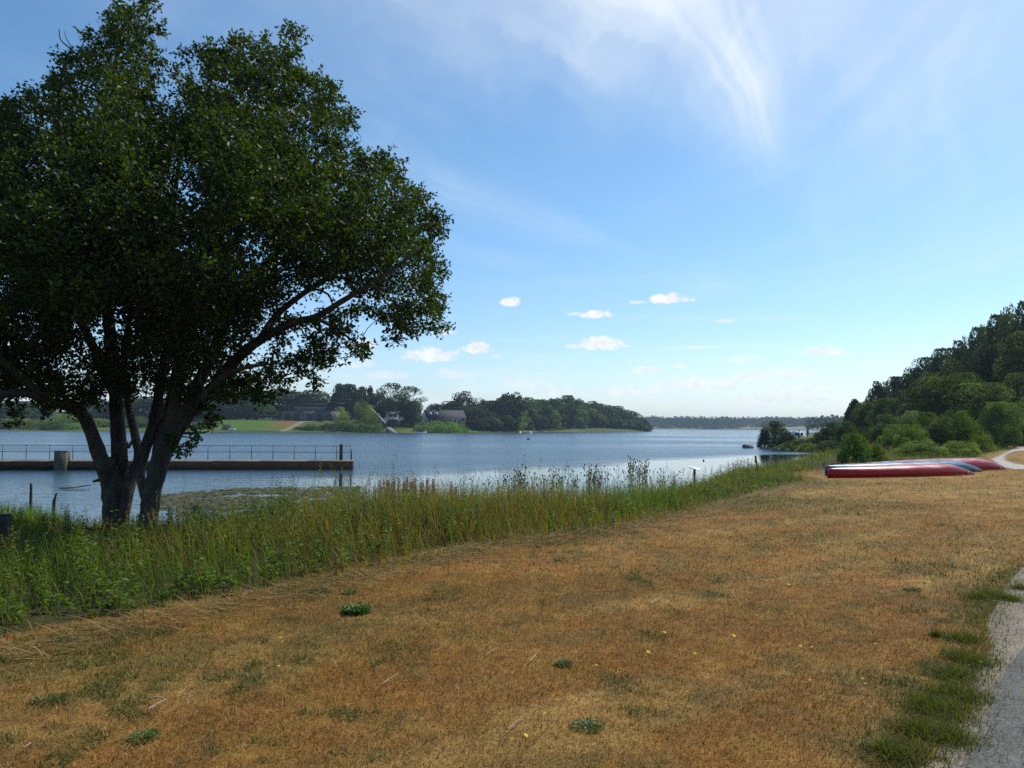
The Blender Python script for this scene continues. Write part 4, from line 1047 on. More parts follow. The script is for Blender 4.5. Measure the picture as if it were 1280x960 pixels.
for a in WOOD: plant(*a)
SHR = [('near_bush', 1115, 532, 58, 40, 'sunlit green bush between the two willows and the lime shrub'), ('near_willow', 1172, 526, 55, 44, 'pale green bush in front of the round bush, left'), ('near_bush', 1213, 528, 56, 44, 'sunlit green bush right of the round bush'), ('near_mid', 1250, 505, 68, 50, 'sunlit small tree right of the round bush over the trail'), ('near_bush', 1140, 532, 54, 44, 'sunlit green bush below the pale willows'), ('near_willow', 1108, 520, 60, 44, 'pale grey green willow bush behind the canoes'), ('near_willow', 1140, 516, 61, 44, 'second pale willow bush, right of the first'), ('near_bush', 1160, 517, 58, 40, 'green bush between the willow and the round bush'), ('near_bush', 1193, 515, 55, 54, 'round mid green bush above the third canoe'),
       ('near_bush_dark', 1090, 535, 62, 40, 'dark green bush left of the pale willow'), ('near_lime', 1068, 541, 36, 38, 'lime green shrub left behind the canoes'), ('near_bush_dark', 1125, 540, 56, 50, 'shady low bush under the willows'), ('near_bush', 1225, 540, 57, 30, 'small green bush at the head of the trail'), ('near_lime', 1092, 556, 37, 30, 'low lime green shrub beside the taller lime shrub'),
       ('near_bush', 1150, 552, 46, 60, 'low green bush just behind the middle canoe'), ('near_bush', 1200, 552, 47, 50, 'low green bush just behind the far canoe')]
for a in SHR: plant(*a)
# --- very far woods and the thin tree row
for (px, top, Y) in [(1010, 526, 560), (1016, 522, 560), (1022, 523, 570), (1028, 520, 565), (1034, 521, 560), (1040, 519, 560), (1046, 520, 570), (1052, 521, 560)]:
    plant('open', px, top, Y, 8, 'thin distant tree in the row left of the conifer', 'row of thin distant trees')
g = np.random.default_rng(3)
V_ = []; F_ = []; C_ = []; base_ = 0
vv, ff, cc, _ = make_crown(300, 'round', 16, 420, .16, (0.022, 0.042, 0.016), (0.05, 0.075, 0.028), 1.0, .0, 0, .34)
for i in range(1500):
    a = g.uniform(-0.7, 0.62)
    px_ = 640 + math.tan(a) * 967
    Y = g.uniform(1190, 1650)
    X = math.tan(a) * Y
    if not (-400 < X < 700): continue
    sdv = 0
    if Y < 1290 and 60 < X < 420 and fbm(np.array([X / 45]), np.array([Y / 25]), 77)[0] < 0.42: continue
    hh_ = g.uniform(9, 14); ww_ = g.uniform(14, 24)
    z = h1(X, Y)
    if z < -1: continue
    V_.append(vv * np.array((ww_, ww_, hh_)) + np.array((X, Y, z - 1))); F_.append(ff + base_); C_.append(cc * g.uniform(.75, 1.25)); base_ += len(vv)
o = obj('distant_woods', new_mesh('distant_woods', np.vstack(V_), np.vstack(F_), col=np.vstack(C_), mat=M['wood_leaf'])); tag(o, 'hazy wooded hills beyond the open end of the lake', 'woods', kind='stuff')

# ------------------------------------------------------------------ canoes
def gel(name, c, top, z0, rough=0.22):
    m, t, p, o = material(name)
    v = objco(t)
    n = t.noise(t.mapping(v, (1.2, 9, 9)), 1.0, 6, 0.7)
    scuff_glare = t.smooth(t.noise(t.mapping(v, (3, 60, 60)), 1.0, 4, 0.7), 0.56, 0.68)
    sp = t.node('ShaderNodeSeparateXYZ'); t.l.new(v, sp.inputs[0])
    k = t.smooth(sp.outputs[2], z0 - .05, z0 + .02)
    base = t.mix(t.mul(t.clamp(t.add(t.mul(scuff_glare, 0.5), t.smooth(n, .4, .7))), k), c, top)  # hull top: sun glare painted in as a paler colour, streaked by scuffs
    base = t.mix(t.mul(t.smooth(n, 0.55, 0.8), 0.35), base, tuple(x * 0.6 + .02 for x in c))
    t.l.new(base, p.inputs['Base Color'])
    t.l.new(t.smooth(n, 0.3, 0.7, rough, rough + .16), p.inputs['Roughness']); p.inputs['Coat Weight'].default_value = 0.05; p.inputs['Specular IOR Level'].default_value = 0.22
    p.inputs['Coat Roughness'].default_value = 0.2
    return m
M['red'] = gel('red_hull', (0.27, 0.002, 0.004), (0.60, 0.26, 0.24), .29); M['red_far'] = gel('far_red_hull', (0.28, 0.003, 0.005), (0.60, 0.28, 0.26), .34); M['teal'] = gel('teal_hull', (0.010, 0.06, 0.09), (0.16, 0.33, 0.52), .31); M['blue'] = simple('blue_stern', (0.02, 0.035, 0.20), 0.35, .15)
M['dark'] = simple('dark_rubber', (0.02, 0.02, 0.024), 0.6); M['badge'] = simple('navy_badge', (0.02, 0.045, 0.14), 0.4, .1); M['badge_l'] = simple('pale_badge_mark', (0.45, 0.55, 0.62), 0.4, .1)
def canoe(label, pa, pb, mat, rail_mat, stern_mat, badge=True, hmax=0.47):
    a = Vector((*pa, 0)); b = Vector((*pb, 0)); L = (b - a).length
    rz = math.atan2(b.y - a.y, b.x - a.x)
    root = thing('canoe', label, 'canoe', tuple(a), rz, 'upturned canoes on the grass')
    NS, NC = 60, 20
    vs = []
    def prof(t):
        hgt = hmax * (0.74 + 0.26 * math.sin(min(t / 0.62, 1) * PI / 2))
        if t > 0.76: u = (t - 0.76) / 0.24; hgt *= max(0.0, 1 - u ** 1.7) * 0.94 + 0.06 * (1 - u)
        wdt = 0.44 * (math.sin(PI * min(max(0.5 - 0.5 * (0.62 - t) / 0.62 if t < 0.62 else 0.5 + 0.5 * (t - 0.62) / 0.38, 0), 1)) ** 0.62)
        return max(hgt * .95, 0.012), max(wdt, 0.02)
    for i in range(NS + 1):
        t = i / NS; hgt, wd = prof(t)
        for k in range(NC + 1):
            th = PI * k / NC
            cx = math.copysign(abs(math.cos(th)) ** 0.5, math.cos(th)); cz = 0.64 * math.sin(th) ** 0.35 + 0.36 * (1 - abs(math.cos(th)))
            vs.append((t * L, cx * wd, 0.03 + cz * hgt))
    fs = []
    for i in range(NS):
        for k in range(NC):
            q = i * (NC + 1) + k; fs.append((q, q + NC + 1, q + NC + 2, q + 1))
    fs.append(tuple(range(NC, -1, -1))[::-1])
    hull = obj('hull', new_mesh('canoe_hull', vs, fs, mat=mat, smooth=True), root)
    hull.data.polygons[len(fs) - 1].use_smooth = False
    md = hull.modifiers.new('thick', 'SOLIDIFY'); md.thickness = 0.012
    for s in (-1, 1):
        g_ = MB(); pts = []
        for i in range(0, NS + 1, 2):
            t = i / NS; hgt, wd = prof(t); pts.append((t * L, s * (wd + 0.004), 0.022))
        g_.tube(pts, 0.017, 6); g_.build('gunwale', rail_mat, root, True)
    kb = MB(); kb.tube([(t * L, 0, 0.03 + prof(t)[0] + .004) for t in np.linspace(0.02, 0.93, 26)], 0.012, 6); kb.build('keel', mat, root, True)
    st = MB(); hgt, wd = prof(0.0); st.box(-0.035, -0.002, -wd - .015, wd + .015, 0.0, hgt + 0.03, bev=0.006); st.build('stern_cap', stern_mat, root)
    if badge:
        t = 0.905; hgt, wd = prof(t); zc = 0.10
        sfun = lambda tt, z: -(prof(tt)[1] * (1 - .12 * min(1, (z - .03) / prof(tt)[0]) ** 2))
        def disc(r, off, nm_, mt, sq=False):
            pts = []; n_ = 20
            for k in range(n_):
                an = 2 * PI * k / n_; rr = r
                if sq: rr = r * (1 / max(abs(math.cos(an)), abs(math.sin(an)))) * .62 
                X_ = t * L + math.cos(an) * rr; Z_ = zc + math.sin(an) * rr
                pts.append((X_, sfun(X_ / L, Z_) - off, Z_))
            cpt = (t * L, sfun(t, zc) - off, zc)
            m_ = MB(); m_.raw(pts + [cpt], [(k, (k + 1) % n_, n_) for k in range(n_)])
            ob = m_.build(nm_, mt, root); q_ = ob.modifiers.new('thick', 'SOLIDIFY'); q_.thickness = 0.003; return ob
        disc(0.068, 0.024, 'badge', M['badge']); disc(0.040, 0.031, 'badge_mark', M['badge_l'], True)
    return root
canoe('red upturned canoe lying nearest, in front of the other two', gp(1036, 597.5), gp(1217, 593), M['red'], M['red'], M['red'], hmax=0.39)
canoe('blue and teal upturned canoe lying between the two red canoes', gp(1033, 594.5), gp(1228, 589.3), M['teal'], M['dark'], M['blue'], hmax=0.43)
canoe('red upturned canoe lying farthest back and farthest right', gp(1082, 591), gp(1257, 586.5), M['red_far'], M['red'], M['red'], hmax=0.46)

# ------------------------------------------------------------------ pier
M['concrete'] = simple('stained_concrete', (0.10, 0.085, 0.068), 0.85, .12, 1.2, bmp=.5, bscale=12, dirt=(0.06, 0.05, 0.035))
M['deck'] = simple('pale_deck', (0.17, 0.145, 0.11), 0.85, .3, .9, bmp=.4, bscale=18)
M['darkwood'] = simple('wet_dark_timber', (0.045, 0.036, 0.028), 0.8, .4, 2, bmp=.5)
M['beam'] = simple('black_pier_timber', (0.014, 0.011, 0.008), 0.95, .4, 2, bmp=.4, spec=.15)
M['steel'] = simple('grey_steel', (0.10, 0.11, 0.12), 0.5, .2, 4, metal=.6)
pr = at(441, 586, 47.6); plf = at(0, 589, 44.5)
dz = -0.58
dirp = Vector((plf.x - pr.x, plf.y - pr.y, 0)).normalized(); ang = math.atan2(-dirp.y, -dirp.x)
PL = 44.0
pier = thing('pier', 'long low concrete pier with a thin steel railing', 'pier', (pr.x + dirp.x * PL, pr.y + dirp.y * PL, 0), ang)
# local x runs right (towards the pier head at x = PL), y away from the camera; surfaces butt, never overlap
ns = 16; gap = 0.03; sl = PL / ns
for i in range(ns):
    b_ = MB(); b_.box(i * sl + gap / 2, (i + 1) * sl - gap / 2, 0, 2.2, dz - 0.07, dz + (0.006 if i % 2 else 0), bev=0.012); b_.build('deck_slab', M['deck'], pier)
b_ = MB(); b_.box(0.05, PL - 0.05, 0.02, 0.30, WZ - 0.4, dz - 0.072); b_.build('front_beam', M['beam'], pier)
b_ = MB(); b_.box(0.05, PL - 0.05, 1.9, 2.13, WZ - 0.4, dz - 0.072); b_.build('rear_beam', M['beam'], pier)
b_ = MB(); b_.box(PL - 0.30, PL - 0.052, 0.302, 1.898, WZ - 0.4, dz - 0.074); b_.build('end_beam', M['beam'], pier)
sp_ = 1.30; k = 0; xx = PL - 0.18; rz_top = dz + 0.84
post_me = None
posts = []
while xx > 0.5:
    posts.append((xx, 2.05)); xx -= sp_ if k > 0 else 0.95; k += 1
for (x_, y_) in posts + [(PL - 0.18, 0.9), (PL - 0.18, 1.45)]:
    if post_me is None:
        b_ = MB(); b_.tube([(0, 0, dz + 0.004), (0, 0, rz_top)], 0.022, 8); b_.box(-.05, .05, -.05, .05, dz + 0.008, dz + 0.02); post_me = b_.mesh('railing_post', M['steel'])
    obj('railing_post', post_me, pier, (x_, y_, 0))
for z_ in (rz_top + .012, dz + 0.46):
    b_ = MB(); b_.tube([(0.4, 2.05, z_), (PL - .18, 2.05, z_), (PL - .18, 0.9, z_)], 0.017, 7); b_.build('handrail', M['steel'], pier)
pl_x = (at(75, 575, 44.7) - Vector(pier.location)).dot(Vector((math.cos(ang), math.sin(ang), 0)))
b_ = MB(); b_.box(pl_x - .31, pl_x + .31, -0.36, 0.016, WZ - 0.5, dz + 0.54, bev=.02); b_.box(pl_x - .34, pl_x + .34, -0.39, 0.09, dz + 0.545, dz + 0.60, bev=.015); b_.build('pillar', M['concrete'], pier)
b_ = MB(); b_.box(pl_x - .31, pl_x + .31, 0.07, 0.32, dz + 0.01, dz + 0.54, bev=.01); b_.build('pillar_back', M['concrete'], pier)
bol = at(421.8, 576, 47.7)
b_ = MB(); b_.tube([(0, 0, dz - .1), (0, 0, dz + .02), (0, 0, dz + .92), (0, 0, dz + 1.0)], [.115, .115, .11, .085], 12)
o = obj('mooring_post', b_.mesh('mooring_post', M['darkwood'], True), None, (bol.x, bol.y + 1.0, 0)); tag(o, 'thick dark timber mooring post near the pier head', 'post')

# ------------------------------------------------------------------ floating weed in the shallows
n = 9000
x = rng.uniform(-17, -5, n); y = rng.uniform(22, 34.5, n)
px_ = 640 + x / y * FPX
up = np.interp(px_, [180, 230, 300, 420, 450], [29, 30.5, 33, 34, 34]); dn = np.interp(px_, [180, 230, 300, 420], [25.5, 23, 22, 22])
k = (y < up + 1.2 * (fbm(x, y, 141) - .5)) & (y > dn) & (px_ > 195) & (px_ < 452) & (fbm(x * .7, y * .7, 142, 3) > 0.36)
x, y = x[k], y[k]; n = len(x)
a0 = rng.uniform(0, 6.28, n); s = rng.uniform(.05, .15, n)
V = np.stack([np.stack([x + np.cos(a0 + j * 1.2566) * s, y + np.sin(a0 + j * 1.2566) * s * .8, WZ + 0.010 + rng.uniform(0, .03, n)], -1) for j in range(5)], 1).reshape(-1, 3)
F = np.arange(n * 5).reshape(n, 5)
C = np.repeat(lerp(np.array((0.07, 0.075, 0.025)), np.array((0.20, 0.17, 0.08)), rng.random(n)), 5, axis=0)
tag(obj('floating_weed', new_mesh('floating_weed', V, F, col=C, mat=M['herb'])), 'mat of brownish green floating leaves in the shallows', 'water weed', kind='stuff')

# ------------------------------------------------------------------ tall single plants on the bank skyline
M['seed'] = simple('dark_seed_head', (0.035, 0.022, 0.022), 0.9, .4, 40); M['stemm'] = simple('plant_stem', (0.06, 0.07, 0.03), 0.8, .3, 8); M['pink'] = simple('pink_flower', (0.50, 0.14, 0.26), 0.7, .3, 30)
M['yellow'] = simple('yellow_flower', (0.80, 0.52, 0.02), 0.6, .1, 30); M['nleaf'] = foliage('nettle_leaf', .3, .5, .2)
def thistle_meshes(seed):
    g = random.Random(seed); st = MB(); hd = MB(); lv = []
    st.tube([(0, 0, -.05), (g.uniform(-.02, .02), 0, .5), (g.uniform(-.04, .04), g.uniform(-.03, .03), 1.0)], [.006, .005, .003], 5)
    pts = [(0.0, 0.0, 1.0)]
    for k in range(g.randint(4, 7)):
        z = g.uniform(.55, .92); a = g.uniform(0, 6.28); r = g.uniform(.05, .13); t_ = (math.cos(a) * r, math.sin(a) * r, z + r * 1.1)
        st.tube([(0, 0, z), (t_[0] * .6, t_[1] * .6, z + r * .5), t_], [.004, .003, .002], 4); pts.append(t_)
    for p in pts:
        r = g.uniform(.009, .016)
        hd.tube([(p[0], p[1], p[2] - r * .6), (p[0], p[1], p[2] + r * .1), (p[0], p[1], p[2] + r * 1.0), (p[0], p[1], p[2] + r * 1.5)], [r * .4, r, r * .75, r * 1.05], 7)
    gg_ = np.random.default_rng(seed); n = 26
    zz = gg_.uniform(.1, .85, n); a = gg_.uniform(0, 6.28, n)
    V, F, C = leaf_cards(np.stack([np.zeros(n), np.zeros(n), zz], -1), np.stack([np.cos(a), np.sin(a), gg_.uniform(-.2, .6, n)], -1), np.tile(np.array((0., .1, 1.)), (n, 1)), .15 * (1.1 - zz), .035, np.tile(np.array((0.06, 0.10, 0.03)), (n, 1)))
    return st.mesh('thistle_stem', M['stemm'], True), hd.mesh('thistle_head', M['seed'], True), new_mesh('thistle_leaves', V, F, col=C, mat=M['nleaf'])
TH = [thistle_meshes(s) for s in range(5)]
prn = random.Random(8)
tops = lambda px: np.interp(px, [560, 620, 650, 700, 740, 790, 830, 870, 950], [604, 600, 594, 588, 588, 584, 590, 588, 588])
for i in range(105):
    px = prn.choice([prn.uniform(600, 860), prn.uniform(630, 845), prn.uniform(545, 940), prn.choice([650, 690, 742, 795, 805]) + prn.uniform(-9, 9)])
    Y = float(np.interp(px, [545, 640, 800, 940], [17.5, 19, 22, 25])) + prn.uniform(-2.2, 1.0)
    tpx = tops(px) + 3 - prn.uniform(-8, 8) - (6 if 785 < px < 815 or 640 < px < 660 else 0)
    p = at(px, tpx, Y); z0 = h1(p.x, Y)
    if z0 < WZ + .05: continue
    st, hd, lv = TH[i % 5]
    o = thing('thistle', 'tall stalk with dark seed heads on the bank skyline', 'plant', (p.x, Y, z0), prn.uniform(0, 6.28), 'dark seed head stalks along the bank')
    hs = max(.6, p.z - z0); o.scale = (1.15, 1.15, hs)
    obj('stem', st, o); obj('seed_head', hd, o)['kind'] = 'stuff'; obj('leaves', lv, o)['kind'] = 'stuff'
# bare seed plants near the water at left (dry docks) and pink willowherb
def spike_mesh(seed, mat, rad=.028):
    g_ = np.random.default_rng(seed); n = 150; zz = g_.uniform(.62, 1.0, n); a = g_.uniform(0, 6.28, n)
    V, F, C = leaf_cards(np.stack([np.cos(a) * rad * .3, np.sin(a) * rad * .3, zz], -1), np.stack([np.cos(a), np.sin(a), g_.uniform(-.3, .8, n)], -1), unit(n), rad * 1.5 * (1.25 - zz) * 2, rad * .9, np.tile(np.array((.5, .14, .26)), (n, 1)))
    return new_mesh('flower_spike', V, F, col=C, mat=mat)
M['pinkf'] = foliage('willowherb_flower', .3, .6, .2, .2, (1.1, 1.0, 1.1))
SPK = [spike_mesh(s, M['pinkf']) for s in range(3)]
b_ = MB(); b_.tube([(0, 0, -.05), (0, 0, .95)], [.007, .004], 5); STM = b_.mesh('flower_stem', M['stemm'])
for i in range(34):
    px = prn.choice([prn.gauss(525, 8), prn.gauss(508, 10), prn.gauss(490, 10), prn.gauss(478, 6), prn.gauss(545, 12)]); Y = 16.8 + prn.uniform(-.8, 1)
    top = 600 + abs(px - 520) * .1 + prn.uniform(-5, 6); p = at(px, top, Y); z0 = h1(p.x, Y)
    o = thing('willowherb', 'pink flowering willowherb spike at the bank top', 'flower', (p.x, Y, z0), prn.uniform(0, 6), 'pink willowherb spikes on the bank'); o.scale = (1, 1, max(.5, p.z - z0))
    obj('stem', STM, o); obj('flower_spike', SPK[i % 3], o)['kind'] = 'stuff'
# leafy nettles that stand out of the bank growth
def nettle(seed):
    g_ = np.random.default_rng(seed); n = 70; zz = np.linspace(.15, 1.0, n); a = np.arange(n) * 1.5708 + g_.normal(0, .3, n)
    L = (.10 - .055 * zz) * g_.uniform(.7, 1.3, n)
    V, F, C = leaf_cards(np.stack([g_.normal(0, .006, n), g_.normal(0, .006, n), zz], -1), np.stack([np.cos(a), np.sin(a), g_.uniform(-.5, .3, n)], -1), np.stack([g_.normal(0, .3, n), g_.normal(0, .3, n), np.ones(n)], -1), L, L * .5, lerp(np.array((0.022, 0.050, 0.008)), np.array((0.06, 0.11, 0.016)), g_.random(n)))
    return new_mesh('nettle_leaves', V, F, col=C, mat=M['nleaf'])
NET = [nettle(s) for s in range(4)]
for i in range(150):
    px = prn.choice([prn.uniform(190, 460), prn.uniform(60, 420), prn.gauss(248, 14), prn.gauss(352, 18), prn.uniform(380, 700), prn.gauss(450, 20)]); Y = prn.uniform(10.5, 17.0)
    top = np.interp(px, [40, 120, 200, 250, 300, 350, 400, 450, 500, 700], [640, 636, 640, 622, 632, 616, 616, 602, 612, 614]) + (17 - Y) * 3.4 + prn.uniform(-2, 10)
    p = at(px, top, Y); z0 = h1(p.x, Y)
    if not inside(np.array([p.x]), np.array([Y]), VEG_POLY)[0] or abs(px - 165) < 45 or seg_dist(np.array([p.x]), np.array([Y]), veg_line)[0] < .8: continue
    o = thing('nettle', 'leafy upright nettle among the grasses of the bank', 'plant', (p.x, Y, z0), prn.uniform(0, 6), 'nettles standing in the bank growth'); hs = min(1.35, max(.45, p.z - z0)); o.scale = (1, 1, hs)
    obj('stem', STM, o); obj('leaves', NET[i % 4], o)['kind'] = 'stuff'

# ------------------------------------------------------------------ small things near the bank
def stick(name, label, cat, pts, rad, mat, sides=7):
    b_ = MB(); q, r_ = curve([Vector(p) for p in pts], rad, 4); b_.tube(q, r_, sides, wob=.08); o = b_.build(name, mat, None, True); return tag(o, label, cat)
a = at(39, 604, 19.5); stick('stake', 'dark upright stake in the water behind the reeds', 'stake', [(a.x, a.y, WZ - .3), (a.x + .01, a.y, (a.z + WZ) / 2), tuple(a)], [.04, .038, .03], M['darkwood'])
a = at(71, 616, 18); b2 = at(66, 648, 18); stick('leaning_stake', 'dark leaning broken branch at the right end of the reeds', 'branch', [(b2.x - .02, 18, h1(b2.x, 18) - .1), tuple(b2), (a.x - .05, 18, a.z - .2), tuple(a)], [.05, .045, .035, .012], M['darkwood'])
pa, pb = gp(74, 611, WZ), gp(114, 610, WZ); zz = WZ + .03
stick('floating_branch', 'thin dark branch floating in the calm water by the pier', 'branch', [(pa[0], pa[1], zz), ((pa[0] + pb[0]) / 2, pa[1] - .1, zz + .02), (pb[0] - .3, pb[1], zz + .05), (pb[0], pb[1], zz + .08)], [.02, .03, .025, .012], M['darkwood'])
a = at(2, 643, 11.0); b_ = MB(); b_.box(-.10, .10, -.10, .10, h1(a.x, 11) - .3, a.z - .012, bev=.015); b_.box(-.09, .09, -.09, .09, a.z - .012, a.z, bev=.004)
tag(obj('wooden_post', b_.mesh('wooden_post', M['darkwood']), None, (a.x, 11.0, 0), .1), 'thick dark wooden post at the left edge of the picture', 'post')
# sign seen edge on, and little sloping board
a = at(944.5, 569.5, 25.5); b3 = at(946.5, 588, 25.5); z0 = h1(a.x, 25.5)
root = thing('sign', 'narrow dark sign on a post, seen nearly edge on at the water', 'sign', (b3.x, 25.5, z0), 0.0)
b_ = MB(); b_.tube([(0.01, 0, -.2), (0, 0, b3.z - z0), (a.x - b3.x + .02, 0, a.z - z0 - .12)], .024, 8); b_.build('post', M['darkwood'], root)
b_ = MB(); b_.box(-.018, .018, -.17, .17, 0, .24, bev=.004); o = b_.build('panel', M['dark'], root); o.location = (a.x - b3.x, -.03, a.z - z0 - .24); o.rotation_euler = (0, -.05, -.22)
a = at(868, 585.5, 21.5); z0 = h1(a.x, 21.5); M['white'] = simple('white_paint', (0.78, 0.79, 0.80), .35, .08, 5)
root = thing('information_board', 'small white sloping board on a dark post among the weeds', 'sign', (a.x, 21.5, z0), -.25)
b_ = MB(); b_.tube([(0, 0, -.2), (0, 0, a.z - z0 - .03)], .03, 8); b_.build('post', M['darkwood'], root)
b_ = MB(); b_.box(-.15, .15, -.10, .10, 0, .02, bev=.003); o = b_.build('panel', M['white'], root); o.location = (0, 0, a.z - z0); o.rotation_euler = (.22, .22, 0)
# buoys
def buoy(px, py, label, r=.09, mat='dark'):
    q = gp(px, py, WZ); b_ = MB(); b_.tube([(0, 0, -r), (0, 0, -r * .4), (0, 0, r * .4), (0, 0, r), (0, 0, r * 1.6)], [r * .5, r, r, r * .5, r * .15], 10)
    tag(obj('buoy', b_.mesh('buoy', M[mat], True), None, (q[0], q[1], WZ + .02)), label, 'buoy')
buoy(879.5, 576, 'small dark buoy on the calm water left of the sign', .07)
buoy(650, 541.6, 'white buoy near the headland shore, left one of two', .55, 'white'); buoy(663, 541.6, 'white buoy near the headland shore, right one of two', .6, 'white'); buoy(660.5, 549.5, 'tiny dark buoy out on the ruffled water', .3)
# rock islet
q = gp(934.5, 560, WZ); rk = np.random.default_rng(4)
root = thing('rock_islet', 'low weedy rock standing in the water off the spit', 'rock', (q[0], q[1], WZ))
M['rock'] = simple('wet_rock', (0.10, 0.09, 0.07), .8, .4, 3, bmp=.6, bscale=8)
for nm_, (ox, sc, hh_) in {'rock': (0, .72, .42), 'boulder': (-.42, .34, .5), 'stone': (.5, .3, .32)}.items():
    vs = []; 
    for i in range(7):
        ph = i / 6 * PI / 2
        for k in range(14):
            an = k / 14 * 2 * PI; rr = math.cos(ph) * sc * (1 + .22 * rk.uniform(-1, 1)); vs.append((ox + rr * math.cos(an), rr * math.sin(an) * .7, -.1 + math.sin(ph) * hh_ * (1 + .1 * rk.uniform(-1, 1)) + .1 * (i > 0)))
    fs = [(i * 14 + k, i * 14 + (k + 1) % 14, (i + 1) * 14 + (k + 1) % 14, (i + 1) * 14 + k) for i in range(6) for k in range(14)]
    obj(nm_, new_mesh(nm_, vs, fs, mat=M['rock'], smooth=True), root)
n = 260; x = rk.normal(0, .4, n); y = rk.normal(0, .2, n)
o = obj('weeds', blade_mesh('islet_weeds', np.stack([x, y, np.full(n, .25)], -1), rk.uniform(.1, .32, n), np.full(n, .03), rk.uniform(0, 6.28, n), rk.uniform(0, .8, n), np.full(n, .2), np.tile(np.array((.07, .10, .03)), (n, 1)), 1, M['grass']), root); o['kind'] = 'stuff'

# ------------------------------------------------------------------ lawn details
def weed_clump(px, py, r, label, n=130, Llen=.07):
    q = gp(px, py); g_ = np.random.default_rng(int(px)); a = g_.uniform(0, 6.28, n); rr = r * np.sqrt(g_.random(n)) * .8
    P_ = np.stack([np.cos(a) * rr, np.sin(a) * rr, g_.uniform(.005, .07 if n > 300 else .035, n) * (1 - rr / r * .6)], -1)
    V, F, C = leaf_cards(P_, np.stack([np.cos(a) + g_.normal(0, .5, n), np.sin(a) + g_.normal(0, .5, n), g_.uniform(-.1, .9, n)], -1), np.stack([g_.normal(0, .4, n), g_.normal(0, .4, n), np.ones(n)], -1), g_.uniform(.5, 1.1, n) * Llen, Llen * .42, lerp(np.array((0.045, 0.085, 0.015)), np.array((0.09, 0.15, 0.025)) if n < 400 else np.array((0.09, 0.20, 0.03)), g_.random(n)))
    root = thing('weed', label, 'weed', (q[0], q[1], 0)); obj('leaves', new_mesh('weed_leaves', V, F, col=C, mat=M['nleaf']), root)['kind'] = 'stuff'
    b_ = MB()
    for k in range(7): b_.tube([(0, 0, 0), (math.cos(k) * r * .35, math.sin(k) * r * .35, .015), (math.cos(k) * r * .6, math.sin(k) * r * .6, .02)], [.003, .0025, .002], 4)
    b_.build('stem', M['stemm'], root)
weed_clump(445, 766, .13, 'bright green leafy weed alone on the brown lawn', 420, .05)
weed_clump(437, 742, .07, 'small green weed at the edge of the tall grass', 90, .04)
for (px, py, r, lb) in [(60, 878, .12, 'grey green weed patch on the lawn at lower left'), (180, 924, .09, 'low leafy weed in the lower left lawn'), (735, 910, .10, 'leafy low weed near the bottom centre'), (1140, 738, .10, 'low green weed on the right lawn'), (705, 832, .07, 'low dark weed in mid lawn, below the centre')]:
    weed_clump(px, py, r, lb, 260, .022)
x, y = polar_pts(60000, 2.6, 14, p=1.3); g_ = turf_fields(x, y); k = lawn_ok(x, y) & (rng.random(len(x)) < sstep(.45, .9, g_) * .8); x, y = x[k], y[k]; n = len(x)
V, F, C = leaf_cards(np.stack([x, y, rng.uniform(.004, .04, n)], -1), np.stack([rng.normal(0, 1, n), rng.normal(0, 1, n), rng.uniform(-.1, .5, n)], -1), np.stack([rng.normal(0, .4, n), rng.normal(0, .4, n), np.ones(n)], -1), rng.uniform(.010, .026, n) * (1 + y * .05), rng.uniform(.008, .015, n) * (1 + y * .05), lerp(np.array((0.04, 0.065, 0.012)), np.array((0.10, 0.13, 0.03)), rng.random(n)))
tag(obj('lawn_clover', new_mesh('lawn_clover', V, F, col=C, mat=M['herb'])), 'tiny green weeds and clover scattered through the dry lawn', 'clover', kind='stuff')
b_ = MB(); b_.tube([(0, 0, 0), (.004, 0, .03), (.006, 0, .06)], [.0015, .0012, .0012], 4); FST = b_.mesh('flower_stalk', M['stemm'])
b_ = MB()
for k in range(14):
    a = k / 14 * 2 * PI; b_.raw([(0, 0, 0), (math.cos(a - .2) * .012, math.sin(a - .2) * .012, .002), (math.cos(a) * .0165, math.sin(a) * .0165, .003), (math.cos(a + .2) * .012, math.sin(a + .2) * .012, .002)], [(0, 1, 2, 3)])
b_.tube([(0, 0, -.004), (0, 0, .001), (0, 0, .005)], [.004, .007, .004], 7); FHD = b_.mesh('flower_head', M['yellow'])
ffl = [(640, 932), (657, 931), (668, 931), (609, 914), (712, 882), (680, 901), (831, 799), (850, 822), (766, 818), (868, 825), (810, 825), (984, 773), (972, 773), (990, 774), (913, 801), (917, 803), (905, 804), (1002, 820), (1015, 815), (1000, 815), (1122, 772), (1105, 760), (1112, 792), (1078, 856), (350, 803), (348, 840), (68, 908), (1082, 862), (960, 770), (985, 737), (950, 740), (1060, 800), (1095, 812), (1012, 858), (745, 838), (1137, 838), (1118, 836), (1128, 842)]
for i, (px, py) in enumerate(ffl):
    q = gp(px, py); o = thing('yellow_flower', 'small yellow dandelion-like flower on the dry lawn', 'flower', (q[0], q[1], .0), i * 1.3, 'yellow flowers scattered over the lawn')
    s = prn.uniform(.5, .9); o.scale = (s, s, s); obj('stem', FST, o); h_ = obj('flower_head', FHD, o, (.006, 0, .06)); h_.rotation_euler = (prn.uniform(.1, .7), prn.uniform(-.3, .3), 0)
M['twig'] = simple('pale_dry_twig', (0.36, 0.27, 0.17), .8, .3, 20)
def twig(p0, p1, label, r=.004, forks=0):
    a = gp(*p0); b = gp(*p1); m_ = ((a[0] + b[0]) / 2 + .01, (a[1] + b[1]) / 2 + .015, .035)
    return stick('twig', label, 'twig', [(a[0], a[1], .028), m_, (b[0], b[1], .030)], [r, r * .9, r * .6], M['twig'], 5)
twig((184, 893), (207, 881), 'pale twig lying slanted at lower left', .005); twig((185, 879), (209, 882), 'darker twig crossing the pale slanted one', .005); twig((29, 942), (36, 937), 'short pale twig near the bottom left corner', .004)
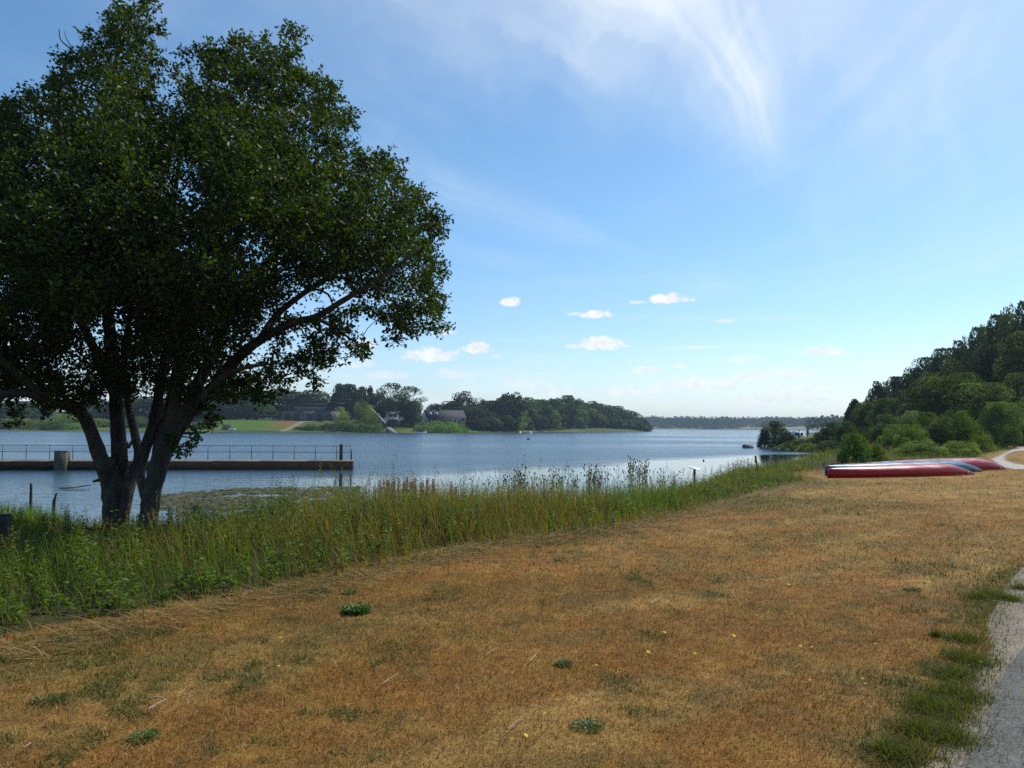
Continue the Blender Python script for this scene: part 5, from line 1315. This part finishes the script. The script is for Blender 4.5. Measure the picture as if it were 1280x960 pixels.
twig((662, 832), (671, 822), 'short pale twig standing out right of centre', .004); twig((607, 824), (622, 815), 'thin twig left of the short pale one', .003); twig((475, 862), (498, 848), 'long thin twig on the near lawn', .003); twig((635, 919), (658, 899), 'thin pale stalk near the yellow flowers', .003); twig((812, 758), (828, 750), 'pale straw twig at the middle of the lawn', .004)

# ------------------------------------------------------------------ far shore buildings
M['glass'] = simple('dark_window_glass', (0.03, 0.035, 0.045), 0.08, .1, 2); M['timber'] = simple('dark_stained_timber', (0.040, 0.032, 0.030), .8, .25, 2.0, bmp=.3); M['plaster'] = simple('grey_plaster', (0.14, 0.12, 0.11), .85, .2, 1)
M['roofd'] = simple('dark_roof_felt', (0.03, 0.03, 0.034), .85, .2, 1.2); M['wfar'] = simple('white_boards', (0.62, 0.63, 0.65), .6, .12, 2); M['greywood'] = simple('weathered_wood', (0.20, 0.18, 0.16), .8, .2, 2)
def building(name, label, px0, px1, ybase, Y, rz=0.0):
    a = at(px0, ybase, Y); b = at(px1, ybase, Y)
    r = thing(name, label, 'building', (a.x, Y, a.z), rz); return r, (b.x - a.x)
def bx(parent, nm, mat, x0, x1, y0, y1, z0, z1, bev=0.0):
    b_ = MB(); b_.box(x0, x1, y0, y1, z0, z1, bev=bev); return b_.build(nm, mat, parent)
def win(parent, x, z, w_, h_, y, frame='wfar'):
    f = MB(); t_ = .09
    f.box(x, x + w_, y - .07, y - .004, z, z + t_); f.box(x, x + w_, y - .07, y - .004, z + h_ - t_, z + h_); f.box(x, x + t_, y - .07, y - .004, z + t_, z + h_ - t_); f.box(x + w_ - t_, x + w_, y - .07, y - .004, z + t_, z + h_ - t_)
    fo = f.build('window', M[frame], parent); g_ = MB(); g_.box(x + t_, x + w_ - t_, y - .035, y - .006, z + t_, z + h_ - t_); g_.build('pane', M['glass'], fo); return fo
# clubhouse
r, WW = building('clubhouse', 'long dark two storey clubhouse with sloping roof and white balcony rail', 346, 420, 526, 313, R(-4))
k = WW / 74.0
X = lambda px: (px - 346) * k
bx(r, 'ground_floor', M['plaster'], X(352), X(419), 0, 9, -2, 4.0); bx(r, 'upper_floor', M['timber'], X(352), X(417), 1.6, 9, 4.002, 7.3)
bx(r, 'balcony_floor', M['greywood'], X(370), X(408), -.7, 1.598, 4.004, 4.18)
b_ = MB(); z1, z2 = 9.1, 7.0
b_.raw([(X(370), -1.6, 8.9), (X(423), -1.6, 7.15), (X(423), 10, 7.15), (X(370), 10, 8.9), (X(370), -1.6, 9.25), (X(423), -1.6, 7.5), (X(423), 10, 7.5), (X(370), 10, 9.25)], [(3, 2, 1, 0), (4, 5, 6, 7), (0, 1, 5, 4), (1, 2, 6, 5), (2, 3, 7, 6), (3, 0, 4, 7)]); b_.build('roof', M['roofd'], r)
b_ = MB(); b_.raw([(X(346), -1.6, 8.0), (X(369.6), -1.6, 8.9), (X(369.6), 10, 8.9), (X(346), 10, 8.0), (X(346), -1.6, 8.3), (X(369.6), -1.6, 9.25), (X(369.6), 10, 9.25), (X(346), 10, 8.3)], [(3, 2, 1, 0), (4, 5, 6, 7), (0, 1, 5, 4), (1, 2, 6, 5), (2, 3, 7, 6), (3, 0, 4, 7)]); b_.build('roof', M['roofd'], r)
b_ = MB(); b_.raw([(X(353), 1.9, 7.302), (X(416), 1.9, 7.302), (X(369), 1.9, 8.88), (X(353), 8.5, 7.302), (X(416), 8.5, 7.302), (X(369), 8.5, 8.88)], [(0, 1, 2), (5, 4, 3), (0, 3, 4, 1), (1, 4, 5, 2), (2, 5, 3, 0)]); b_.build('gable', M['timber'], r)
for z_ in (4.75, 5.15, 5.45):
    bx(r, 'balcony_rail', M['wfar'], X(370), X(408), -.66, -.60, z_, z_ + .07)
for i in range(11):
    xx = X(370) + i * (X(408) - X(370)) / 10.4; bx(r, 'balcony_post', M['wfar'], xx, xx + .07, -.59, -.52, 4.185, 5.55)
for px in (374, 380, 386, 393, 399, 405, 411): win(r, X(px), 4.9, 1.25, 1.7, 1.598, 'greywood')
for px in (356, 368, 384, 397, 409): bx(r, 'door', M['timber'], X(px), X(px) + 2.3, -.06, -.004, 0, 2.9)
for px in (363, 392, 404): win(r, X(px), 1.2, 1.1, 1.1, 0, 'greywood')
# boathouse
r, WW = building('boathouse', 'small flat roofed boathouse with white front and balcony', 480, 503, 532, 303, R(3))
k = WW / 23; X = lambda px: (px - 480) * k
bx(r, 'ground_floor', M['timber'], X(484), X(500), 1.2, 7, -2, 2.5); bx(r, 'upper_floor', M['wfar'], X(482.5), X(497), 0.6, 7, 2.502, 5.1); bx(r, 'roof', M['roofd'], X(480.5), X(500), -.6, 7.6, 5.102, 5.45)
bx(r, 'fascia', M['greywood'], X(480.5), X(500), -.66, -.604, 5.12, 5.5); bx(r, 'balcony_floor', M['wfar'], X(483), X(504), -.6, .596, 2.3, 2.45)
for z_ in (2.9, 3.25): bx(r, 'balcony_rail', M['wfar'], X(483), X(504), -.58, -.52, z_, z_ + .08)
for i in range(9): bx(r, 'balcony_post', M['wfar'], X(483) + i * .78, X(483) + i * .78 + .07, -.51, -.45, 2.455, 3.4)
for i, px in enumerate((484.6, 487.6, 490.8, 493.6)): win(r, X(px), 3.3, .8, 1.3, .598, 'timber')
for px in (485, 489, 493, 497): bx(r, 'support', M['timber'], X(px), X(px) + .2, -.3, -.1, -2, 2.296)
# white gable house
r, WW = building('house', 'low dark house with a white gable end and skylights in the roof', 530, 584, 531, 322, R(20))
k = WW / 54; X = lambda px: (px - 530) * k
bx(r, 'wall', M['timber'], X(534.4), X(584), 0, 9, -2, 3.0)
b_ = MB(); 
b_.raw([(X(533.9), -.2, -2), (X(533.9), 9.2, -2), (X(533.9), 9.2, 3.0), (X(533.9), 4.5, 6.0), (X(533.9), -.2, 3.0), (X(534.35), -.2, -2), (X(534.35), 9.2, -2), (X(534.35), 9.2, 3.0), (X(534.35), 4.5, 6.0), (X(534.35), -.2, 3.0)], [(0, 4, 3, 2, 1), (5, 6, 7, 8, 9), (0, 5, 9, 4), (4, 9, 8, 3), (3, 8, 7, 2), (2, 7, 6, 1), (1, 6, 5, 0)]); b_.build('gable_wall', M['wfar'], r)
b_ = MB(); b_.raw([(X(533.3), -.8, 2.75), (X(585), -.8, 2.75), (X(585), 4.5, 6.05), (X(533.3), 4.5, 6.05), (X(533.3), 9.8, 2.75), (X(585), 9.8, 2.75), (X(533.3), -.8, 3.0), (X(585), -.8, 3.0), (X(585), 4.5, 6.35), (X(533.3), 4.5, 6.35), (X(533.3), 9.8, 3.0), (X(585), 9.8, 3.0)], [(0, 3, 2, 1), (3, 4, 5, 2), (6, 7, 8, 9), (9, 8, 11, 10), (0, 1, 7, 6), (4, 10, 11, 5), (0, 6, 9, 3), (3, 9, 10, 4), (1, 2, 8, 7), (2, 5, 11, 8)]); rf = b_.build('roof', M['roofd'], r)
for px in (536.6, 544.5):
    dm = bx(r, 'dormer', M['wfar'], X(px), X(px + 3.4), .6, 3.6, 3.6, 5.2); bx(dm, 'dormer_glass', M['glass'], X(px) + .15, X(px + 3.4) - .15, .56, .598, 3.9, 4.9)
for px in (538, 545, 556, 562, 568, 574): win(r, X(px), 1.0, 1.3, 1.3, 0)
bx(r, 'chimney', M['plaster'], X(552), X(554), 4.0, 5.0, 5.9, 7.4)
# sloping white rail, slipway, quay, jetty bits, boats
a = at(463.5, 510, 309); b = at(482, 529, 296)
root = thing('slide_rail', 'long white sloping rail running down the bank left of the boathouse', 'slide', tuple(b)); d = a - b
b_ = MB(); b_.tube([(0, 0, 0), tuple(d)], .28, 6); b_.build('rail', M['wfar'], root)
for t_ in (.25, .5, .75, .95):
    q = d * t_; gz_ = h1(b.x + q.x, b.y + q.y) - b.z; b_ = MB(); b_.tube([(q.x, q.y, min(gz_ - .3, q.z - .3)), (q.x, q.y, q.z - .26)], .08, 6); b_.build('support', M['greywood'], root)
a = at(485, 534, 292); b = at(494, 540.5, 285.5); b_ = MB(); b_.raw([(a.x - .9, a.y, a.z), (a.x + .9, a.y, a.z), (b.x + .9, b.y, WZ + .05), (b.x - .9, b.y, WZ + .05), (a.x - .9, a.y, a.z - 2), (a.x + .9, a.y, a.z - 2), (b.x + .9, b.y, WZ - .6), (b.x - .9, b.y, WZ - .6)], [(0, 3, 2, 1), (4, 5, 6, 7), (0, 1, 5, 4), (1, 2, 6, 5), (2, 3, 7, 6), (3, 0, 4, 7)])
tag(b_.build('slipway', M['greywood']), 'pale slipway running into the water by the boathouse lawn', 'slipway')
a = at(268, 540, 281.5); b = at(352, 540.3, 281.5)
b_ = MB(); b_.box(0, b.x - a.x, -1.0, 1.6, -.6, .55, bev=.03); tag(obj('quay', b_.mesh('quay', M['deck']), None, (a.x, 281.6, WZ), .0), 'low pale stone quay along the mown green lawn', 'quay')
a = at(277, 537, 283.8)
root = thing('bench', 'grey slatted bench with a backrest on the far quay', 'bench', (a.x, 283.4, WZ + .55))
for k_ in range(3): bx(root, 'backrest_slat', M['greywood'], 0, 3.2, .9, 1.0, .95 + k_ * .42, 1.25 + k_ * .42)
for k_ in range(3): bx(root, 'seat_slat', M['greywood'], 0, 3.2, k_ * .3, k_ * .3 + .25, .6, .7)
for xx in (.15, 2.85): bx(root, 'leg', M['greywood'], xx, xx + .2, .05, .85, 0, .596)
bx(root, 'back_support', M['darkwood'], .1, 3.1, 1.01, 1.12, .3, 2.0)
def rowboat(px, py, Y, Ln, label, mat='white', rz=0.0, z=WZ):
    p = at(px, py, Y); root = thing('boat', label, 'boat', (p.x, Y, z), rz); vs = []; n_ = 14
    for i in range(n_ + 1):
        t = i / n_; wd = .26 * Ln * math.sin(PI * min(max(.12 + t * .88, 0), 1)) ** .7 * .75 + .02; sh = .32 + .14 * (2 * t - 1) ** 2 + .1 * t
        for k in range(9):
            th = PI * k / 8; vs.append(((t - .5) * Ln, -math.cos(th) * wd, sh - math.sin(th) ** .6 * (sh + .15)))
    fs = [(i * 9 + k, (i + 1) * 9 + k, (i + 1) * 9 + k + 1, i * 9 + k + 1) for i in range(n_) for k in range(8)] + [tuple(range(9))]
    h_ = obj('hull', new_mesh('boat_hull', vs, fs, mat=M[mat], smooth=True), root); md = h_.modifiers.new('thick', 'SOLIDIFY'); md.thickness = .04
    bx(root, 'thwart', M['greywood'], -.15, .15, -.14 * Ln, .14 * Ln, .22, .27); bx(root, 'thwart', M['greywood'], -.8, -.5, -.12 * Ln, .12 * Ln, .22, .27)
rowboat(525.5, 540.6, 284.5, 4.2, 'small white rowing boat at the shore right of the boathouse lawn'); rowboat(41, 536, 279.5, 5.2, 'white rowing boat moored at the far left shore'); rowboat(290, 537, 282.6, 2.4, 'small white dinghy lying on the quay by the bench', z=WZ + .72)
p = at(452, 500, 300); stick('flagpole', 'thin pale flagpole among the trees on the far shore', 'flagpole', [(p.x, 300, h1(p.x, 300) - .2), (p.x, 300, 6.0), tuple(at(453, 490, 300))], [.11, .1, .06], M['greywood'])
# path up the far bank
def ribbon(name, pts, width, mat, label, lift=.03):
    P_ = np.array(pts, float); vs = []; q = []
    s = np.concatenate([[0], np.cumsum(np.hypot(*np.diff(P_, axis=0).T))]); m_ = 60; ss = np.linspace(0, s[-1], m_); xs = np.interp(ss, s, P_[:, 0]); ys = np.interp(ss, s, P_[:, 1])
    tx = np.gradient(xs); ty = np.gradient(ys); ln = np.hypot(tx, ty); nx_, ny_ = -ty / ln, tx / ln
    L = [];
    for j in np.linspace(-.5, .5, 5): L.append(np.stack([xs + nx_ * width * j, ys + ny_ * width * j, H(xs + nx_ * width * j, ys + ny_ * width * j) + lift], -1))
    V = np.stack(L, 1).reshape(-1, 3); F = [(i * 5 + k, (i + 1) * 5 + k, (i + 1) * 5 + k + 1, i * 5 + k + 1) for i in range(m_ - 1) for k in range(4)]
    return tag(obj(name, new_mesh(name, V, F, mat=mat, smooth=True)), label, kind='structure')
A_ = at(352, 540, 283.5); B_ = at(366, 534, 292); C2 = at(378, 530, 303); D_ = at(412, 527, 310)
ribbon('footpath', [(A_.x, 283.5), (B_.x, 292), (C2.x, 303), (D_.x, 309.5)], 2.6, M['sand'], 'pale footpath climbing the far bank to the clubhouse', .12)

# ------------------------------------------------------------------ people and van beyond the spit bushes
M['cloth'] = simple('dark_clothing', (0.018, 0.022, 0.035), .9, .2, 8); M['skin'] = simple('skin', (0.40, 0.24, 0.17), .6, .1, 8); M['hair'] = simple('dark_hair', (0.03, 0.02, 0.015), .7, .1, 20); M['navy'] = simple('navy_jacket', (0.015, 0.03, 0.07), .9, .2, 8)
def person(px, top, Y, label, rz, mat, step=.16):
    p = at(px, top, Y); root = thing('person', label, 'person', (p.x, Y, p.z - 1.76), rz)
    J = [(0, 0, .95), (0, 0, 1.15), (0, .01, 1.38), (0, .02, 1.50), (.17, 0, 1.42), (.23, .02, 1.15), (.24, -.10, .92), (.24, -.14, .84), (-.17, 0, 1.42), (-.23, .0, 1.15), (-.22, .04, .92), (-.22, .08, .84),
         (.10, 0, .90), (.11, -step * .5, .50), (.11, -step * .3, .09), (.11, -step * .3 - .16, .03), (-.10, 0, .90), (-.11, step * .6, .50), (-.11, step * 1.3, .10), (-.11, step * 1.3 - .15, .03)]
    E = [(0, 1), (1, 2), (2, 3), (2, 4), (4, 5), (5, 6), (6, 7), (2, 8), (8, 9), (9, 10), (10, 11), (0, 12), (12, 13), (13, 14), (14, 15), (0, 16), (16, 17), (17, 18), (18, 19)]
    Rr = [.14, .13, .15, .06, .07, .05, .038, .03, .07, .05, .038, .03, .10, .07, .05, .04, .10, .07, .05, .04]
    me = bpy.data.meshes.new('person_body'); me.from_pydata(J, E, []); me.materials.append(mat)
    o = obj('body', me, root); sk = o.modifiers.new('skin', 'SKIN'); sk.use_smooth_shade = True
    for v, r_ in zip(me.skin_vertices[0].data if me.skin_vertices else [], Rr): v.radius = (r_, r_ * .8)
    if not me.skin_vertices:
        pass
    ss = o.modifiers.new('sub', 'SUBSURF'); ss.levels = 1; ss.render_levels = 1
    if me.skin_vertices: me.skin_vertices[0].data[0].use_root = True
    b_ = MB(); b_.tube([(0, .02, 1.48), (0, .02, 1.53), (0, .0, 1.57), (0, .0, 1.64), (0, .01, 1.70), (0, .015, 1.745), (0, .015, 1.76)], [.05, .05, .075, .088, .084, .05, .01], 12); b_.tube([(0, -.07, 1.63), (0, -.105, 1.615)], [.018, .012], 6); b_.build('head', M['skin'], root, True)
    b_ = MB(); b_.tube([(0, .03, 1.60), (0, .025, 1.68), (0, .02, 1.74), (0, .015, 1.775)], [.088, .096, .075, .02], 12); b_.build('hair', M['hair'], root, True)
    for s in (-1, 1):
        b_ = MB(); b_.tube([(s * .23, -.12 if s > 0 else .08, .85), (s * .235, -.14 if s > 0 else .09, .78), (s * .23, -.14 if s > 0 else .09, .73)], [.028, .036, .02], 7); b_.build('hand', M['skin'], root, True)
person(998.8, 537.6, 128, 'person in black standing beside the white van beyond the spit', 1.3, M['cloth']); person(1009.6, 535.8, 132, 'person in dark blue clothes walking right of the white van', 1.9, M['navy'])
a = at(992, 546, 165); vz = a.z - 1.2
root = thing('van', 'white van mostly hidden behind the spit bushes beside a person', 'van', (a.x, 165, vz), .05)
k = .62
b_ = MB(); b_.raw([(0, 0, .45), (4.8 * k, 0, .45), (4.8 * k, 0, 1.25), (4.1 * k, 0, 1.5), (3.5 * k, 0, 2.35), (.1, 0, 2.4), (0, 0, 2.2)] + [(0, 1.8, .45), (4.8 * k, 1.8, .45), (4.8 * k, 1.8, 1.25), (4.1 * k, 1.8, 1.5), (3.5 * k, 1.8, 2.35), (.1, 1.8, 2.4), (0, 1.8, 2.2)], [(0, 1, 2, 3, 4, 5, 6), (13, 12, 11, 10, 9, 8, 7)] + [(i, i + 7, (i + 1) % 7 + 7, (i + 1) % 7) for i in range(7)]); b_.build('body', M['white'], root)
for (x0, x1) in ((.3, 1.1), (1.5, 2.1)): bx(root, 'window', M['glass'], x0, x1, -.012, -.002, 1.5, 2.1)
for (xx, yy) in ((.6, -.02), (2.4, -.02), (.6, 1.62), (2.4, 1.62)):
    b_ = MB(); b_.tube([(xx, yy, .34), (xx, yy + .2, .34)], .34, 16); b_.build('wheel', M['dark'], root)

# ------------------------------------------------------------------ haze: one pale volume round everything
HZ = bpy.data.materials.new('haze_air'); HZ.use_nodes = True; hn = HZ.node_tree; hn.nodes.clear()
ho = hn.nodes.new('ShaderNodeOutputMaterial'); hv = hn.nodes.new('ShaderNodeVolumePrincipled'); hn.links.new(hv.outputs[0], ho.inputs['Volume'])
hv.inputs['Color'].default_value = (0.62, 0.80, 1.0, 1); hv.inputs['Density'].default_value = 0.00018; hv.inputs['Anisotropy'].default_value = 0.2
b_ = MB(); b_.box(-3300, 3300, -3300, 3300, -4.5, 60); o = b_.build('haze', HZ); tag(o, 'thin pale summer haze over the lake', kind='stuff')
